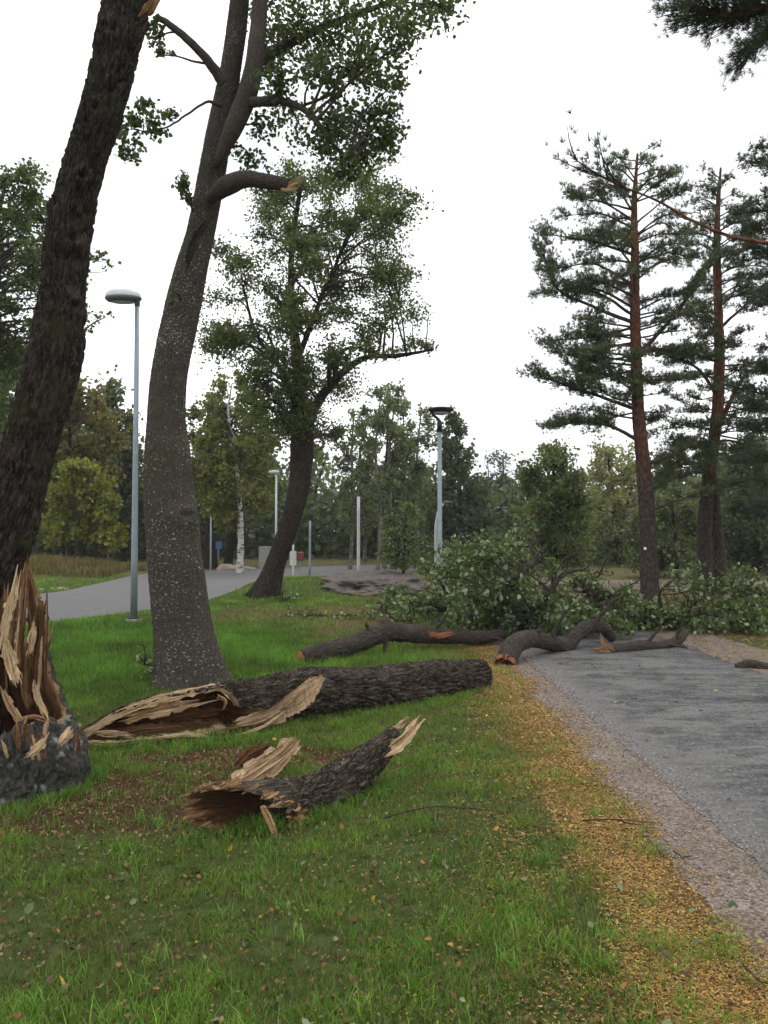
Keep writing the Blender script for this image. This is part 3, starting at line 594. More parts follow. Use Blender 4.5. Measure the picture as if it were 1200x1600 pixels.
# ------------------------------------------------------------------ splintered stump
def stump():
    c0 = np.array([-2.45, 5.06, 0.]); seg, no, ni = 220, 46, 46
    root = thing('splintered_stump', 'splintered hollow stump with pale shards rising from a grey lichened base', 'stump', c0)
    a = np.arange(seg) * 2 * np.pi / seg            # angle 0 = +x, -pi/2 = towards camera
    da = lambda c: np.abs((a - c + np.pi) % (2 * np.pi) - np.pi)
    H = .40 + .05 * np.cos(a) + .46 * np.exp(-(da(rad(50)) / .55)**4) + 1.08 * np.exp(-(da(rad(125)) / .62)**4) + .85 * np.exp(-(da(rad(195)) / .4)**4)
    sp = fbm(np.stack([np.cos(a) * 5, np.sin(a) * 5, np.zeros(seg)], 1), 4, 8); H = H + sp * (.10 + .28 * (H > .7)) + .10 * np.abs(fbm(np.stack([np.cos(a) * 16, np.sin(a) * 16, np.zeros(seg)], 1), 2, 12)) * (H > .6)
    H = np.maximum(H, .30)
    prof = lambda z: np.interp(z, [-.1, 0., .12, .3, .42, .6, .9, 1.2, 1.6], [.565, .53, .49, .45, .385, .305, .255, .23, .18])
    t = np.linspace(0, 1, no)[:, None]; Z = -.06 + (H[None] + .06) * t; Rr = prof(Z)
    Rr = Rr + .06 * np.cos(a * 5 + 1)[None] * np.clip(.5 - Z, 0, 1)**1.3 + .02 * np.sin(a * 7)[None] * np.clip(.6 - Z, 0, 1)
    bk = np.stack([np.cos(a)[None] * .45 + 0 * Z, np.sin(a)[None] * .45 + 0 * Z, Z], -1).reshape(-1, 3)
    Rr = Rr + (bark_disp(bk, 15, .6, .03, 5) + .05 * fbm(bk * 5, 3, 9)).reshape(Rr.shape)
    lean = np.stack([-.10 * np.clip(Z - .4, 0, 2), .05 * np.clip(Z - .4, 0, 2), 0 * Z], -1)
    Vo = np.stack([np.cos(a)[None] * Rr, np.sin(a)[None] * Rr, Z], -1) + lean + c0
    i = np.arange(no - 1)[:, None] * seg; j = np.arange(seg)[None]; k = (j + 1) % seg
    Q = np.stack([i + j, i + k, i + seg + k, i + seg + j], -1).reshape(-1, 4)
    mk('bark', Vo.reshape(-1, 3), None, Q, B_stump, root, {'bk': bk})
    ti = np.linspace(0, 1, ni)[:, None]
    f = np.clip(ti / .75, 0, 1); Zi = H[None] * (1 - f**.85) + .27 * f**.85 + 0 * a[None]
    th = np.interp(ti[:, 0], [0, .1, .4, .7, 1], [0.0, .045, .09, .12, .5])[:, None]
    Ri = np.where(ti < .75, prof(Zi) - th - .01, (prof(.27) - .13) * (1 - (ti - .75) / .25))
    bi = np.stack([np.cos(a)[None] * Ri, np.sin(a)[None] * Ri, Zi], -1).reshape(-1, 3)
    rg = (.075 * fbm(np.c_[np.stack([np.cos(a)[None] * 7 + 0 * Zi, np.sin(a)[None] * 7 + 0 * Zi], -1).reshape(-1, 2), bi[:, 2] * 2.2], 4, 4)).reshape(Ri.shape) * np.minimum(ti * 8, 1)
    Ri = np.where(ti < .75, np.maximum(Ri + rg, .03), Ri); Zi = Zi + np.where(ti > .6, 1, 0) * .08 * fbm(bi * 9, 3, 3).reshape(Ri.shape)
    stepn = vn(np.c_[np.stack([np.cos(a)[None] * 9 + 0 * Zi, np.sin(a)[None] * 9 + 0 * Zi], -1).reshape(-1, 2), bi[:, 2] * 3.5], 14).reshape(Ri.shape); Ri = np.where((ti > .03) & (ti < .75), np.maximum(Ri - .05 * np.round(stepn * 4) / 4 + .02, .03), Ri)
    Ri[0] = Rr[-1]; Zi[0] = Z[-1]
    lean = np.stack([-.10 * np.clip(Zi - .4, 0, 2), .05 * np.clip(Zi - .4, 0, 2), 0 * Zi], -1)
    Vi = np.stack([np.cos(a)[None] * Ri, np.sin(a)[None] * Ri, Zi], -1) + lean + c0
    i = np.arange(ni - 1)[:, None] * seg
    Q = np.stack([i + k, i + j, i + seg + j, i + seg + k], -1).reshape(-1, 4)
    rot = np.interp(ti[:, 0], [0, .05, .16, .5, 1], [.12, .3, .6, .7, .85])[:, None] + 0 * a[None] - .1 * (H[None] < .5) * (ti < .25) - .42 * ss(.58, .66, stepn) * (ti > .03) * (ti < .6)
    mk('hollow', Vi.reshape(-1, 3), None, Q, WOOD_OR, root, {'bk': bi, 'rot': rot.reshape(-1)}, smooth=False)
    fc = (.35, -1, .1)
    L = [([(4, 1005, 4.83), (12, 960, 4.86), (22, 925, 4.9), (27, 902, 4.95)], [.022, .034, .03, .006], .05), ([(30, 1000, 4.93), (34, 950, 4.95), (38, 905, 4.98), (41, 884, 5.0)], [.03, .032, .024, .004], .5),
        ([(27, 1066, 4.75), (18, 1040, 4.76), (11, 1015, 4.78), (8, 998, 4.8)], [.006, .04, .04, .006], .0), ([(71, 1120, 4.90), (57, 1085, 4.93), (62, 1040, 4.96), (70, 1000, 5.0), (69, 968, 5.02)], [.022, .024, .021, .024, .004], .0),
        ([(46, 1024, 4.93), (50, 995, 4.95), (56, 966, 4.98)], [.008, .026, .014], .08), ([(20, 1128, 4.72), (50, 1120, 4.74), (84, 1130, 4.78)], [.008, .016, .008], .4),
        ([(94, 1162, 4.66), (104, 1150, 4.72), (112, 1136, 4.78)], [.02, .03, .02], .08), ([(44, 1180, 4.55), (60, 1168, 4.6), (72, 1150, 4.68)], [.02, .03, .012], .08), ([(30, 1126, 4.8), (16, 1102, 4.82), (6, 1082, 4.84)], [.02, .025, .008], .3),
        ([(50, 1040, 4.98), (58, 980, 5.01), (50, 925, 5.06), (43, 890, 5.09)], [.05, .055, .045, .008], .6), ([(66, 1030, 5.0), (74, 1000, 5.03), (78, 985, 5.05)], [.03, .022, .006], .35)]
    for q in range(18):
        x0, y0 = R_.uniform(0, 72), R_.uniform(960, 1120); h = R_.uniform(50, 150) * min(1, (y0 - 900) / 120); dd = 4.96 - .1 * (y0 > 1060)
        L.append(([(x0, y0, dd), (x0 + 2, y0 - h * .5, dd + .015), (x0 + R_.uniform(1, 8), y0 - h, dd + .03)], [R_.uniform(.005, .010), R_.uniform(.006, .015), .003], R_.choice([.4, .55, .65, .75, .85])))
    for q in range(14):
        x0, y0 = R_.uniform(5, 125), R_.uniform(1140, 1180); dx = R_.uniform(-9, 9); hh = R_.uniform(14, 34); L.append(([(x0 - dx, y0 + 10, 4.66), (x0, y0 - hh * .4, 4.66), (x0 + dx, y0 - hh, 4.66)], [.008, .012, .003], R_.choice([.05, .3, .5, .6])))
    for s, (pts, wd, rt) in enumerate(L):
        ac = Acc(); shard(ac, [W(*p) for p in pts], wd, .024, fc, s * 3 + 1, rt); ac.build('splinter', WOOD, root, False)
stump()

# ------------------------------------------------------------------ fallen hollow trunk
def fallen_trunk():
    px = [(128, 1150, 6.0, .04), (160, 1142, 6.05, .09), (205, 1131, 6.12, .145), (270, 1118, 6.25, .18), (335, 1110, 6.4, .205), (400, 1101, 6.6, .215), (480, 1080, 6.95, .195), (560, 1077, 7.3, .195), (660, 1067, 7.8, .205), (720, 1058, 8.2, .18), (752, 1054, 8.4, .16)]
    P = np.array([W(x, y, d) for x, y, d, _ in px]); r = np.array([q[3] for q in px])
    root = thing('fallen_log', 'thick furrowed trunk lying on the lawn, its left end split open and hollow', 'fallen trunk', (P[4][0], P[4][1], 0))
    n = 520; Pr = spline(np.c_[P, r], n); C = Pr[:, :3]; rr = Pr[:, 3]
    pxs = 600 + C[:, 0] / C[:, 1] * F                       # only a handle for where the split begins and ends along the log
    T = nrm(np.gradient(C, axis=0)); U = nrm(np.array([0, 0, 1.]) - T * T[:, 2:3]); Cc = np.cross(T, U); Cc = Cc * np.sign(-Cc[:, 1:2])
    sl = np.r_[0, np.cumsum(np.linalg.norm(np.diff(C, axis=0), axis=1))]
    jn = lambda k, a: a * np.where(pxs > 395, .16, .6) * fbm(np.c_[sl * 13, np.full(n, k), np.zeros(n)], 4, k)
    up = np.interp(pxs, [128, 200, 335, 352, 362, 400, 440, 470, 486, 492], [55, 66, 74, 70, 14, 0, 26, 46, 54, 40]) + jn(3, 16) * (pxs < 486)
    lo = np.interp(pxs, [128, 200, 340, 390, 440, 470, 486, 492], [-35, -50, -62, -66, -46, -12, 26, 40]) + jn(9, 14) * (pxs < 486)
    up = np.maximum(up, lo + .5)
    D = np.interp(pxs, [128, 180, 260, 345, 362, 385, 420, 480, 492], [.2, .8, 1.1, 1.25, 1.3, .55, .22, .06, 0.])
    mo, mf = 150, 46; q = np.linspace(0, 1, mo)[None]
    th = np.radians(up[:, None] + (360 + lo - up)[:, None] * q)
    bk = np.stack([np.cos(th) * .2, np.sin(th) * .2, np.broadcast_to(sl[:, None], th.shape)], -1).reshape(-1, 3)
    dsp = bark_disp(bk, 27, .2, .026, 14) + .10 * .2 * fbm(bk * 4, 3, 6)
    dd = np.sqrt(((np.arctan2(bk[:, 1], bk[:, 0]) + 1.2) * .2)**2 + (bk[:, 2] - np.interp(575, pxs, sl))**2); dsp = dsp + .12 * np.exp(-(dd / .07)**2)   # stub underneath
    dsp = dsp.reshape(th.shape)
    Ro = rr[:, None] + dsp
    V = C[:, None] + Ro[..., None] * (np.cos(th)[..., None] * Cc[:, None] + np.sin(th)[..., None] * U[:, None])
    i = np.arange(n - 1)[:, None] * mo; j = np.arange(mo - 1)[None]
    Q = np.stack([i + j, i + j + 1, i + mo + j + 1, i + mo + j], -1).reshape(-1, 4)
    mk('bark', V.reshape(-1, 3), None, Q, B_log, root, {'bk': bk})
    ns = int((pxs < 492).sum()) + 1; E1 = V[:ns, 0]; E0 = V[:ns, -1]; f = np.linspace(0, 1, mf)[None]
    ch = E1[:, None] * (1 - f[..., None]) + E0[:, None] * f[..., None]
    bul = np.clip(np.sin(np.pi * f), 0, 1)**.55 * (D[:ns, None] * rr[:ns, None])
    bf = np.stack([(f - .5) * .4 + 0 * bul, 0 * bul, np.broadcast_to(sl[:ns, None], bul.shape)], -1).reshape(-1, 3)
    rg = fbm(np.c_[bf[:, 0] * 30, np.zeros(len(bf)), bf[:, 2] * 2.6], 4, 31).reshape(bul.shape)
    bul = bul + (rg + .6 * fbm(np.c_[bf[:, 0] * 75, np.zeros(len(bf)), bf[:, 2] * 5], 3, 37).reshape(bul.shape)) * .065 * np.sin(np.pi * f)**.5 * np.interp(D[:ns], [0, .3, 1], [.3, .7, 1.2])[:, None]
    tilt = nrm(Cc[:ns] * 1. - U[:ns] * .05)
    Vf = ch - tilt[:, None] * bul[..., None]
    Vf[:, 0] = E1; Vf[:, -1] = E0
    i = np.arange(ns - 1)[:, None] * mf; j = np.arange(mf - 1)[None]
    Qf = np.stack([i + j + 1, i + j, i + mf + j, i + mf + j + 1], -1).reshape(-1, 4)
    edge = np.minimum(f, 1 - f)
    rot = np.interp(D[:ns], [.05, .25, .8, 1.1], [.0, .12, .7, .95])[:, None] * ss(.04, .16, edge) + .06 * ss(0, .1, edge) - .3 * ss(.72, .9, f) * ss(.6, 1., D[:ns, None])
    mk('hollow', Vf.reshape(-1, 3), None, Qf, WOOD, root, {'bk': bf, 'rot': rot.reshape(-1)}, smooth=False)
    torn_end(root, C[-1], T[-1], rr[-1] * 1.0, .04, WOOD, 5, rot=.3, name='cut_end')
    # pale shell edge planks
    for s, (pts, wd, rt) in enumerate([
        ([(128, 1150, 5.95), (170, 1124, 6.02), (230, 1099, 6.12), (300, 1082, 6.28), (342, 1077, 6.4), (356, 1086, 6.38)], [.012, .036, .04, .038, .03, .01], .06),
        ([(196, 1124, 6.06), (250, 1110, 6.15), (308, 1098, 6.27)], [.02, .055, .03], .36),
        ([(134, 1160, 5.93), (175, 1162, 5.95), (222, 1157, 6.0)], [.015, .024, .008], .10), ([(150, 1146, 5.97), (178, 1146, 5.98), (205, 1150, 6.0)], [.02, .03, .01], .22),
        ([(225, 1158, 6.02), (285, 1149, 6.1), (352, 1156, 6.22)], [.008, .018, .006], .0),
        ([(350, 1153, 6.25), (400, 1141, 6.34), (446, 1112, 6.55)], [.005, .014, .006], .03),
        ([(338, 1088, 6.33), (352, 1096, 6.3), (346, 1112, 6.29)], [.02, .014, .003], .25),
        ([(372, 1128, 6.38), (420, 1112, 6.5), (472, 1078, 6.74)], [.02, .04, .012], .12), ([(360, 1136, 6.36), (410, 1124, 6.46), (452, 1100, 6.62)], [.02, .03, .01], .42), ([(440, 1098, 6.6), (462, 1082, 6.68), (482, 1068, 6.78)], [.02, .03, .008], .02),
        ([(150, 1150, 5.98), (230, 1140, 6.12), (330, 1132, 6.4)], [.03, .05, .03], .72), ([(215, 1128, 6.2), (280, 1118, 6.36), (345, 1112, 6.5)], [.03, .05, .03], .85)]):
        ac = Acc(); shard(ac, [W(*p) for p in pts], wd, .022, (.1, -1, .35), 50 + s * 3, rt, 40); ac.build('splinter', WOOD if s != 6 else WOOD_OR, root, False)
fallen_trunk()

# ------------------------------------------------------------------ broken limbs on the ground
def limb_thing(name, label, cat, pts, mat, seg, n, amp, k, s, group=None, knots=(), lump=.30, ends=(), stubs=()):
    P = np.array([W(x, y, d) for x, y, d, _ in pts]); r = np.array([q[3] for q in pts])
    root = thing(name, label, cat, (P[0][0], P[0][1], 0), group)
    V, T, Q, bk = thick_trunk(P, r, seg, n, amp, k, .32, s, knots, lump)
    mk('bark', V, T, Q, mat, root, {'bk': bk}); Cs = spline(P, 60); rs = np.interp(np.linspace(0, 1, 60), np.linspace(0, 1, len(r)), r)
    for (f, dx, dz, l, rr) in stubs:
        a = Acc(); c = Cs[int(f * 59)]; d = nrm(np.array([dx, -.35, dz])); l = l + rs[int(f * 59)]; e = c + d * l; e[2] = max(e[2], .02); tube(a, [c, (c + e) / 2 + np.array([.02, 0, .03]), e], [rr * 1.5, rr, rr * .5], 10, 16, .03, int(f * 50)); a.build('side_stub', mat, root)
    return root, P, r
def front_limb():
    pts = [(424, 1262, 4.40, .160), (446, 1258, 4.48, .15), (480, 1248, 4.6, .135), (530, 1225, 4.78, .125), (572, 1192, 4.95, .105), (600, 1166, 5.08, .085), (618, 1150, 5.16, .07)]
    root, P, r = limb_thing('broken_limb', 'short thick broken limb with a dark hollow root end, in front of the split trunk', 'broken limb', pts, B_log, 110, 330, .017, 26, 23)
    # flaring torn mouth: slanted ring, dark hollow behind a pale jagged rim
    ax = nrm(P[0] - P[2]); u = nrm(np.array([0, 0, 1.]) - ax * ax[2]); v = np.cross(ax, u); v = v * np.sign(-v[1])
    seg = 120; a = np.arange(seg) * 2 * np.pi / seg
    slant = .21 + .25 * np.cos(a + 1.0) + .05 * fbm(np.stack([np.cos(a) * 4, np.sin(a) * 4, 0 * a], 1), 4, 3) + .03 * np.abs(fbm(np.stack([np.cos(a) * 14, np.sin(a) * 14, 0 * a], 1), 3, 7))
    def ring(R0, off): return P[0] + (np.cos(a) * R0)[:, None] * u + (np.sin(a) * R0)[:, None] * v + ax * np.asarray(off)[:, None]
    rn = .158 + .02 * fbm(np.stack([np.cos(a) * 2, np.sin(a) * 2, 0 * a], 1), 3, 9)
    fl = 1 + .22 * np.clip(np.cos(a + .5), 0, 1)
    outer = [ring(rn * .98, -.06 + 0 * a), ring(rn * (1 + (fl - 1) * .5), slant * .45), ring(rn * fl, slant)]
    Vb = np.concatenate(outer); j = np.arange(seg); k = (j + 1) % seg
    Q = np.concatenate([np.stack([i * seg + j, i * seg + k, (i + 1) * seg + k, (i + 1) * seg + j], 1) for i in range(2)])
    bk = np.stack([np.tile(np.cos(a) * .16, 3), np.tile(np.sin(a) * .16, 3), np.repeat([0, .06, .15], seg)], 1)
    mk('bark_flare', Vb, None, Q, B_log, root, {'bk': bk})
    rings = []; rots = []; bks = []
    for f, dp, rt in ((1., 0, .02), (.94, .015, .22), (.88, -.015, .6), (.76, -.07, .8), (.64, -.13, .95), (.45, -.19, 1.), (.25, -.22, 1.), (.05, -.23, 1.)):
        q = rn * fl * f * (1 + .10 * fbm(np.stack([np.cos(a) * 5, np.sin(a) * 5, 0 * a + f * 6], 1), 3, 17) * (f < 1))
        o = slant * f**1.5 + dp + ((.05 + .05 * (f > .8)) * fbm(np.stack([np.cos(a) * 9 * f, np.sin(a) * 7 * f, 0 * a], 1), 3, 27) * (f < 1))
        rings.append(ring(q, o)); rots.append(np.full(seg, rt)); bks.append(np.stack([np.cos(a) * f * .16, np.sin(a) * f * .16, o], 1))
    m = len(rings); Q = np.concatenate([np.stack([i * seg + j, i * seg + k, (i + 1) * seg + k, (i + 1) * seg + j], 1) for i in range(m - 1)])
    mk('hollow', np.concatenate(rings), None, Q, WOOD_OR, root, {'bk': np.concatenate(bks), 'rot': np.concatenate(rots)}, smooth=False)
    ac = Acc(); rim = ring(rn * fl * .97, slant - .05); rg = np.random.default_rng(3)
    for q in range(70):
        i_ = rg.integers(seg); p = rim[i_] + rg.normal(size=3) * .008; d = nrm(ax + rg.normal(size=3) * .16 - np.array([0, 0, .1])); l = rg.uniform(.05, .15); shard(ac, [p - d * l * .5, p + d * l * .2, p + d * l * .6], [rg.uniform(.006, .016), rg.uniform(.008, .018), .003], .016, (-.4, -1, .3), 300 + q, rg.choice([.0, .12, .35, .5]), 8, .6)
    ac.build('torn_rim', WOOD_OR, root, False)
    for s, (pp, wd, rt) in enumerate([([(602, 1172, 5.0), (628, 1158, 5.08), (652, 1130, 5.18)], [.05, .045, .008], .04), ([(596, 1160, 5.04), (612, 1144, 5.12), (630, 1130, 5.2)], [.03, .03, .01], .2),
                                      ([(408, 1256, 4.19), (422, 1284, 4.16), (434, 1312, 4.14)], [.012, .022, .012], .1)]):
        ac = Acc(); shard(ac, [W(*p) for p in pp], wd, .03, (-.2, -1, .3), 90 + s, rt); ac.build('splinter', WOOD if s < 2 else WOOD_OR, root, False)
front_limb()
def slab():
    P = [W(372, 1228, 4.98), W(405, 1205, 5.05), W(438, 1182, 5.12), W(464, 1158, 5.2)]
    a = Acc(); shard(a, P, [.085, .095, .09, .055], .05, (-.2, -1, .45), 71, .22, 30); o = a.build('wood_slab', WOOD, smooth=False)
    tag(o, 'pale torn slab of bare wood leaning behind the short broken limb', 'wood slab')
    a = Acc(); shard(a, [W(372, 1196, 5.3), W(392, 1178, 5.33), W(420, 1166, 5.36)], [.03, .045, .015], .03, (0, -1, .5), 73, .5); o = a.build('wood_fragment', WOOD_OR, smooth=False)
    tag(o, 'small brown torn wood fragment lying behind the pale slab', 'wood fragment')
slab()
rt, P, r = limb_thing('long_limb', 'long sinuous bare limb lying behind the split trunk, its left end broken orange', 'broken limb',
    [(474, 1030, 10.0, .115), (505, 1020, 10.1, .13), (560, 1004, 10.4, .125), (600, 989, 10.6, .115), (650, 990, 10.9, .11), (700, 994, 11.1, .105), (750, 996, 11.4, .095), (785, 990, 11.8, .075)], B_limb, 64, 260, .016, 34, 33, stubs=[(.36, .1, -1, .16, .04), (.3, -.2, 1., .10, .035), (.6, .6, .9, .35, .022), (.72, .4, 1., .5, .018), (.88, .7, -.2, .4, .02)], knots=[(.37, 4.6, .06, .12), (.45, 2.2, .05, .03)])
torn_end(rt, P[0], P[0] - P[1], .115, .09, WOOD_RED, 8, rot=.05)
a = Acc(); shard(a, [W(668, 990, 10.86), W(690, 993, 10.9), (W(706, 990, 11.))], [.02, .05, .01], .03, (0, -1, .3), 13, .1); a.build('wound', WOOD_RED, rt, False)
rt, P, r = limb_thing('twisted_limb', 'twisted grey limb crossing the path edge, with a raw red broken end', 'broken limb',
    [(790, 1036, 9.75, .135), (803, 1010, 9.95, .13), (828, 998, 10.3, .12), (858, 1004, 10.7, .11), (886, 1008, 11.0, .10), (902, 990, 11.2, .095), (923, 978, 11.4, .09), (944, 983, 11.6, .085), (957, 998, 11.7, .06)], B_limb, 60, 260, .016, 36, 43, stubs=[(.45, .4, 1., .4, .03), (.62, -.6, -.2, .3, .03), (.8, .7, .8, .6, .028), (.3, .5, .9, .14, .03)])
torn_end(rt, P[0], P[0] - P[1] + np.array([0, -.12, 0]), .145, .10, WOOD_RED, 18, depth=.08, rot=.12)
rt, P, r = limb_thing('short_limb', 'short thin limb on the asphalt with a splintered orange left end', 'broken limb',
    [(950, 1016, 10.8, .085), (975, 1014, 10.9, .08), (1000, 1009, 11.0, .075), (1035, 1010, 11.2, .07), (1060, 1000, 11.4, .06), (1072, 985, 11.6, .04)], B_limb, 40, 150, .012, 40, 53, stubs=[(.4, .5, .8, .3, .02), (.55, .9, -.4, .35, .022), (.75, .3, 1., .35, .018)])
for s, pp in enumerate(([(956, 1014, 10.7), (945, 1008, 10.7), (940, 996, 10.72)], [(955, 1018, 10.7), (942, 1016, 10.68), (928, 1016, 10.65)], [(955, 1021, 10.7), (950, 1024, 10.68), (946, 1021, 10.68)])):
    a = Acc(); shard(a, [W(*p) for p in pp], [.04, .045, .006], .03, (-.3, -1, .2), 120 + s, .15); a.build('splinter', WOOD_OR, rt, False)
limb_thing('bare_stick', 'dark crooked piece of branch lying at the right side of the path', 'branch', [(1150, 1042, 9.5, .03), (1170, 1037, 9.5, .045), (1195, 1042, 9.45, .05), (1230, 1048, 9.4, .05)], B_limb, 28, 80, .008, 40, 63)

# ------------------------------------------------------------------ leafy things
def to_skeleton(sk, p):
    d = np.linalg.norm(sk - p, axis=1) + 1.2 * np.clip(sk[:, 2] - p[2] + .15 * np.linalg.norm(sk[:, :2] - p[:2], axis=1), 0, 9)
    return int(np.argmin(d))
def leafy(limbs, tw, lf, clumps, sk, skr, leaf, col, nl, twig_r=.006, rnd=True, up=.5, alt=None, altp=0, pale=None, palep=0, limb_r=.35, aspect=.8, var=.35, seed=0, seg=5):
    """clumps: (centre, radii vector, weight). A limb runs to each clump, twigs fan out in it, leaves sit along the twigs."""
    for ci, (c, rv, wt) in enumerate(clumps):
        k = to_skeleton(sk, c); b = sk[k]; r0 = min(skr[k] * .6, limb_r * .1 + .007 * np.linalg.norm(c - b) + .004)
        mid = b * .5 + c * .5 + R_.normal(size=3) * .09 * np.linalg.norm(c - b) + np.array([0, 0, .10 * np.linalg.norm(c - b)])
        C = tube(limbs, [b, mid, c], [r0, r0 * .7, r0 * .3], seg, 9, .05 * np.linalg.norm(c - b), seed + ci)
        nt = max(4, int(14 * wt)); Ls = []
        for q in range(nt):
            st = C[R_.integers(5, 9)]; e = c + rand_unit(1)[0] * rv * R_.uniform(.45, 1.45)
            m = (st + e) / 2 + R_.normal(size=3) * .12 * np.linalg.norm(e - st)
            TC = tube(tw, [st, m, e], [twig_r * 1.3, twig_r, twig_r * .4], 3, 6)
            n = max(2, int(nl * wt / nt)); i = R_.uniform(.15, 1, n)**.8 * 5; i0 = np.clip(i.astype(int), 0, 4); f = (i - i0)[:, None]
            Ls.append(TC[i0] * (1 - f) + TC[i0 + 1] * f + R_.normal(size=(n, 3)) * rv * .26)
        L = np.concatenate(Ls); leaf_mesh(lf, L, leaf, leafcols(len(L), col, var, alt, altp, pale, palep) * R_.uniform(.8, 1.2), aspect, up, rnd)
def sk_of(P, r, n=60): Q = spline(np.c_[P, r], n); return Q[:, :3], Q[:, 3]
def pxc(lst, d, dj, asp=1.0):
    """clump list (px, py, rx, ry, weight[, depth offset]) -> world clumps"""
    o = []
    for q in lst:
        px, py, rx, ry, wt = q[:5]; dd = d + (q[5] if len(q) > 5 else R_.uniform(-dj, dj))
        o.append((W(px, py, dd), np.array([M(rx, dd), M((rx + ry) / 2, dd) * asp, M(ry, dd)]), wt))
    return o
def rows(rws, n, rx, ry, wt=1.):
    ys = np.array([q[0] for q in rws]); x0 = np.array([q[1] for q in rws]); x1 = np.array([q[2] for q in rws]); o = []
    wds = np.maximum(x1 - x0, 1); cum = np.cumsum(np.r_[0, (wds[1:] + wds[:-1]) / 2 * np.diff(ys)]); cum = cum / cum[-1]
    for i in range(n):
        y = np.interp((i + R_.random()) / n, cum, ys); a, b = np.interp(y, ys, x0), np.interp(y, ys, x1)
        o.append((R_.uniform(a, b), y, rx * R_.uniform(.6, 1.3), ry * R_.uniform(.6, 1.3), wt * R_.uniform(.6, 1.4)))
    return o

# ------------------------------------------------------------------ lichened tree
def lichened_tree():
    D = 8.45
    px = [(297, 1082, 118), (294, 1050, 106), (288, 1000, 93), (276, 900, 85), (266, 800, 78), (262, 720, 73), (260, 660, 61), (264, 590, 57), (279, 512, 57), (295, 437, 53), (312, 370, 45), (328, 290, 43), (341, 216, 41), (352, 160, 40), (360, 110, 34), (370, 40, 33), (378, -40, 28), (392, -200, 22), (400, -420, 12)]
    P = np.array([W(x, y, D + .0004 * (1080 - y)) for x, y, _ in px]); r = np.array([M(w_, D) / 2 for *_, w_ in px])
    root = thing('lichened_tree', 'tall grey trunk speckled with pale lichen, standing behind the split trunk', 'tree', (P[0][0], P[0][1], 0))
    V, T, Q, bk = thick_trunk(P, r, 130, 640, .008, 44, .42, 4, [(.165, .9, .12, .06), (.155, 2.3, .2, .03), (.37, -.2, .06, .05), (.40, -.3, .05, .035), (.28, 1.2, .04, .03)], .05, (.25, .05))
    mk('trunk', V, T, Q, B_lich, root, {'bk': bk})
    sk, skr = sk_of(P, r, 90)
    def limb(pts, rr, name='branch', mat=B_limb, seg=16, n=40):
        a = Acc(); C = tube(a, [W(x, y, D + d) for x, y, d in pts], rr, seg, n, .015, len(pts)); a.build(name, mat, root); return C
    b = limb([(326, 312, .08), (352, 292, -.05), (382, 280, -.15), (415, 283, -.2), (452, 290, -.22)], [.05, .105, .09, .08, .07], seg=20)
    ac = Acc(); shard(ac, [W(440, 288, D - .24), W(456, 287, D - .25), W(468, 281, D - .25)], [.04, .045, .012], .04, (0, -1, 0), 9, .05); shard(ac, [W(440, 294, D - .24), W(452, 296, D - .26), W(464, 294, D - .25)], [.03, .03, .006], .03, (0, -1, 0), 10, .2)
    ac.build('torn_end', WOOD, root, False)
    ac = Acc(); shard(ac, [W(318, 352, D - .15), W(306, 372, D - .17), W(297, 396, D - .18), (W(291, 420, D - .17))], [.03, .055, .045, .01], .02, (0, -1, 0), 19, 1.5); ac.build('wound', B_dark, root, False)
    s2 = limb([(336, 262, .10), (362, 205, .06), (386, 150, .03), (398, 95, 0), (404, 30, .1), (412, -120, .2), (430, -260, .3)], [.03, .10, .11, .1, .09, .06, .02], seg=20)
    l1 = limb([(350, 130, .05), (322, 92, -.1), (285, 55, -.2), (245, 24, -.25)], [.07, .05, .042, .03])
    l2 = limb([(392, 160, 0), (440, 158, -.2), (478, 172, -.3), (502, 200, -.35), (520, 225, -.4), (548, 248, -.4)], [.06, .04, .034, .03, .022, .01])
    l3 = limb([(400, 90, .1), (450, 70, .4), (510, 40, .5), (590, 10, .6), (680, -30, .8)], [.07, .05, .04, .03, .01])
    l4 = limb([(345, 165, .1), (322, 160, -.2), (290, 180, -.3), (262, 198, -.35), (225, 205, -.35)], [.025, .014, .011, .009, .004])
    SK = np.concatenate([sk[30:], s2, l2, l3]); SR = np.concatenate([skr[30:], np.full(len(s2), .07), np.full(len(l2), .03), np.full(len(l3), .04)])
    cl = [(440, 70, 38, 40, 1.1), (480, 80, 40, 30, .9), (540, 105, 40, 26, .8), (590, 140, 34, 26, .6), (470, 200, 34, 26, .5), (520, 185, 30, 24, .5), (420, 100, 26, 30, .6), (650, 60, 30, 24, .5), (470, 25, 45, 32, 1.1), (520, 60, 42, 30, 1), (560, 20, 50, 30, 1.2), (600, 60, 35, 30, .8), (640, 20, 45, 30, 1.1), (690, 12, 40, 22, .8), (720, 0, 20, 16, .3), (575, 90, 36, 26, .6), (500, 110, 38, 26, .7), (430, 130, 26, 26, .6), (455, 165, 30, 24, .5),
          (535, 150, 30, 22, .4), (540, 215, 32, 24, .9), (580, 195, 32, 24, .8), (612, 215, 26, 30, .8), (575, 250, 36, 26, .9), (545, 262, 30, 20, .6), (500, 225, 26, 22, .4), (410, 195, 20, 26, .4), (395, 245, 26, 26, .4), (425, 15, 40, 40, .8), (365, 190, 14, 14, .25), (480, -60, 80, 50, 1.2), (600, -60, 80, 50, 1.2), (380, -160, 100, 70, 1.5), (520, -180, 90, 70, 1.5), (620, 130, 20, 22, .3), (610, 180, 22, 20, .4)]
    lm, tw, lf = Acc(), Acc(), Acc()
    kw = dict(leaf=.050, col=(.070, .093, .035), nl=440, alt=(.10, .13, .045), altp=.18, twig_r=.0035, limb_r=.08, aspect=.82, seed=11)
    leafy(tw, tw, lf, pxc([(x, y, a * 1.2, b * 1.2, c_) for x, y, a, b, c_ in cl], D + .2, .8), SK, SR, **kw)
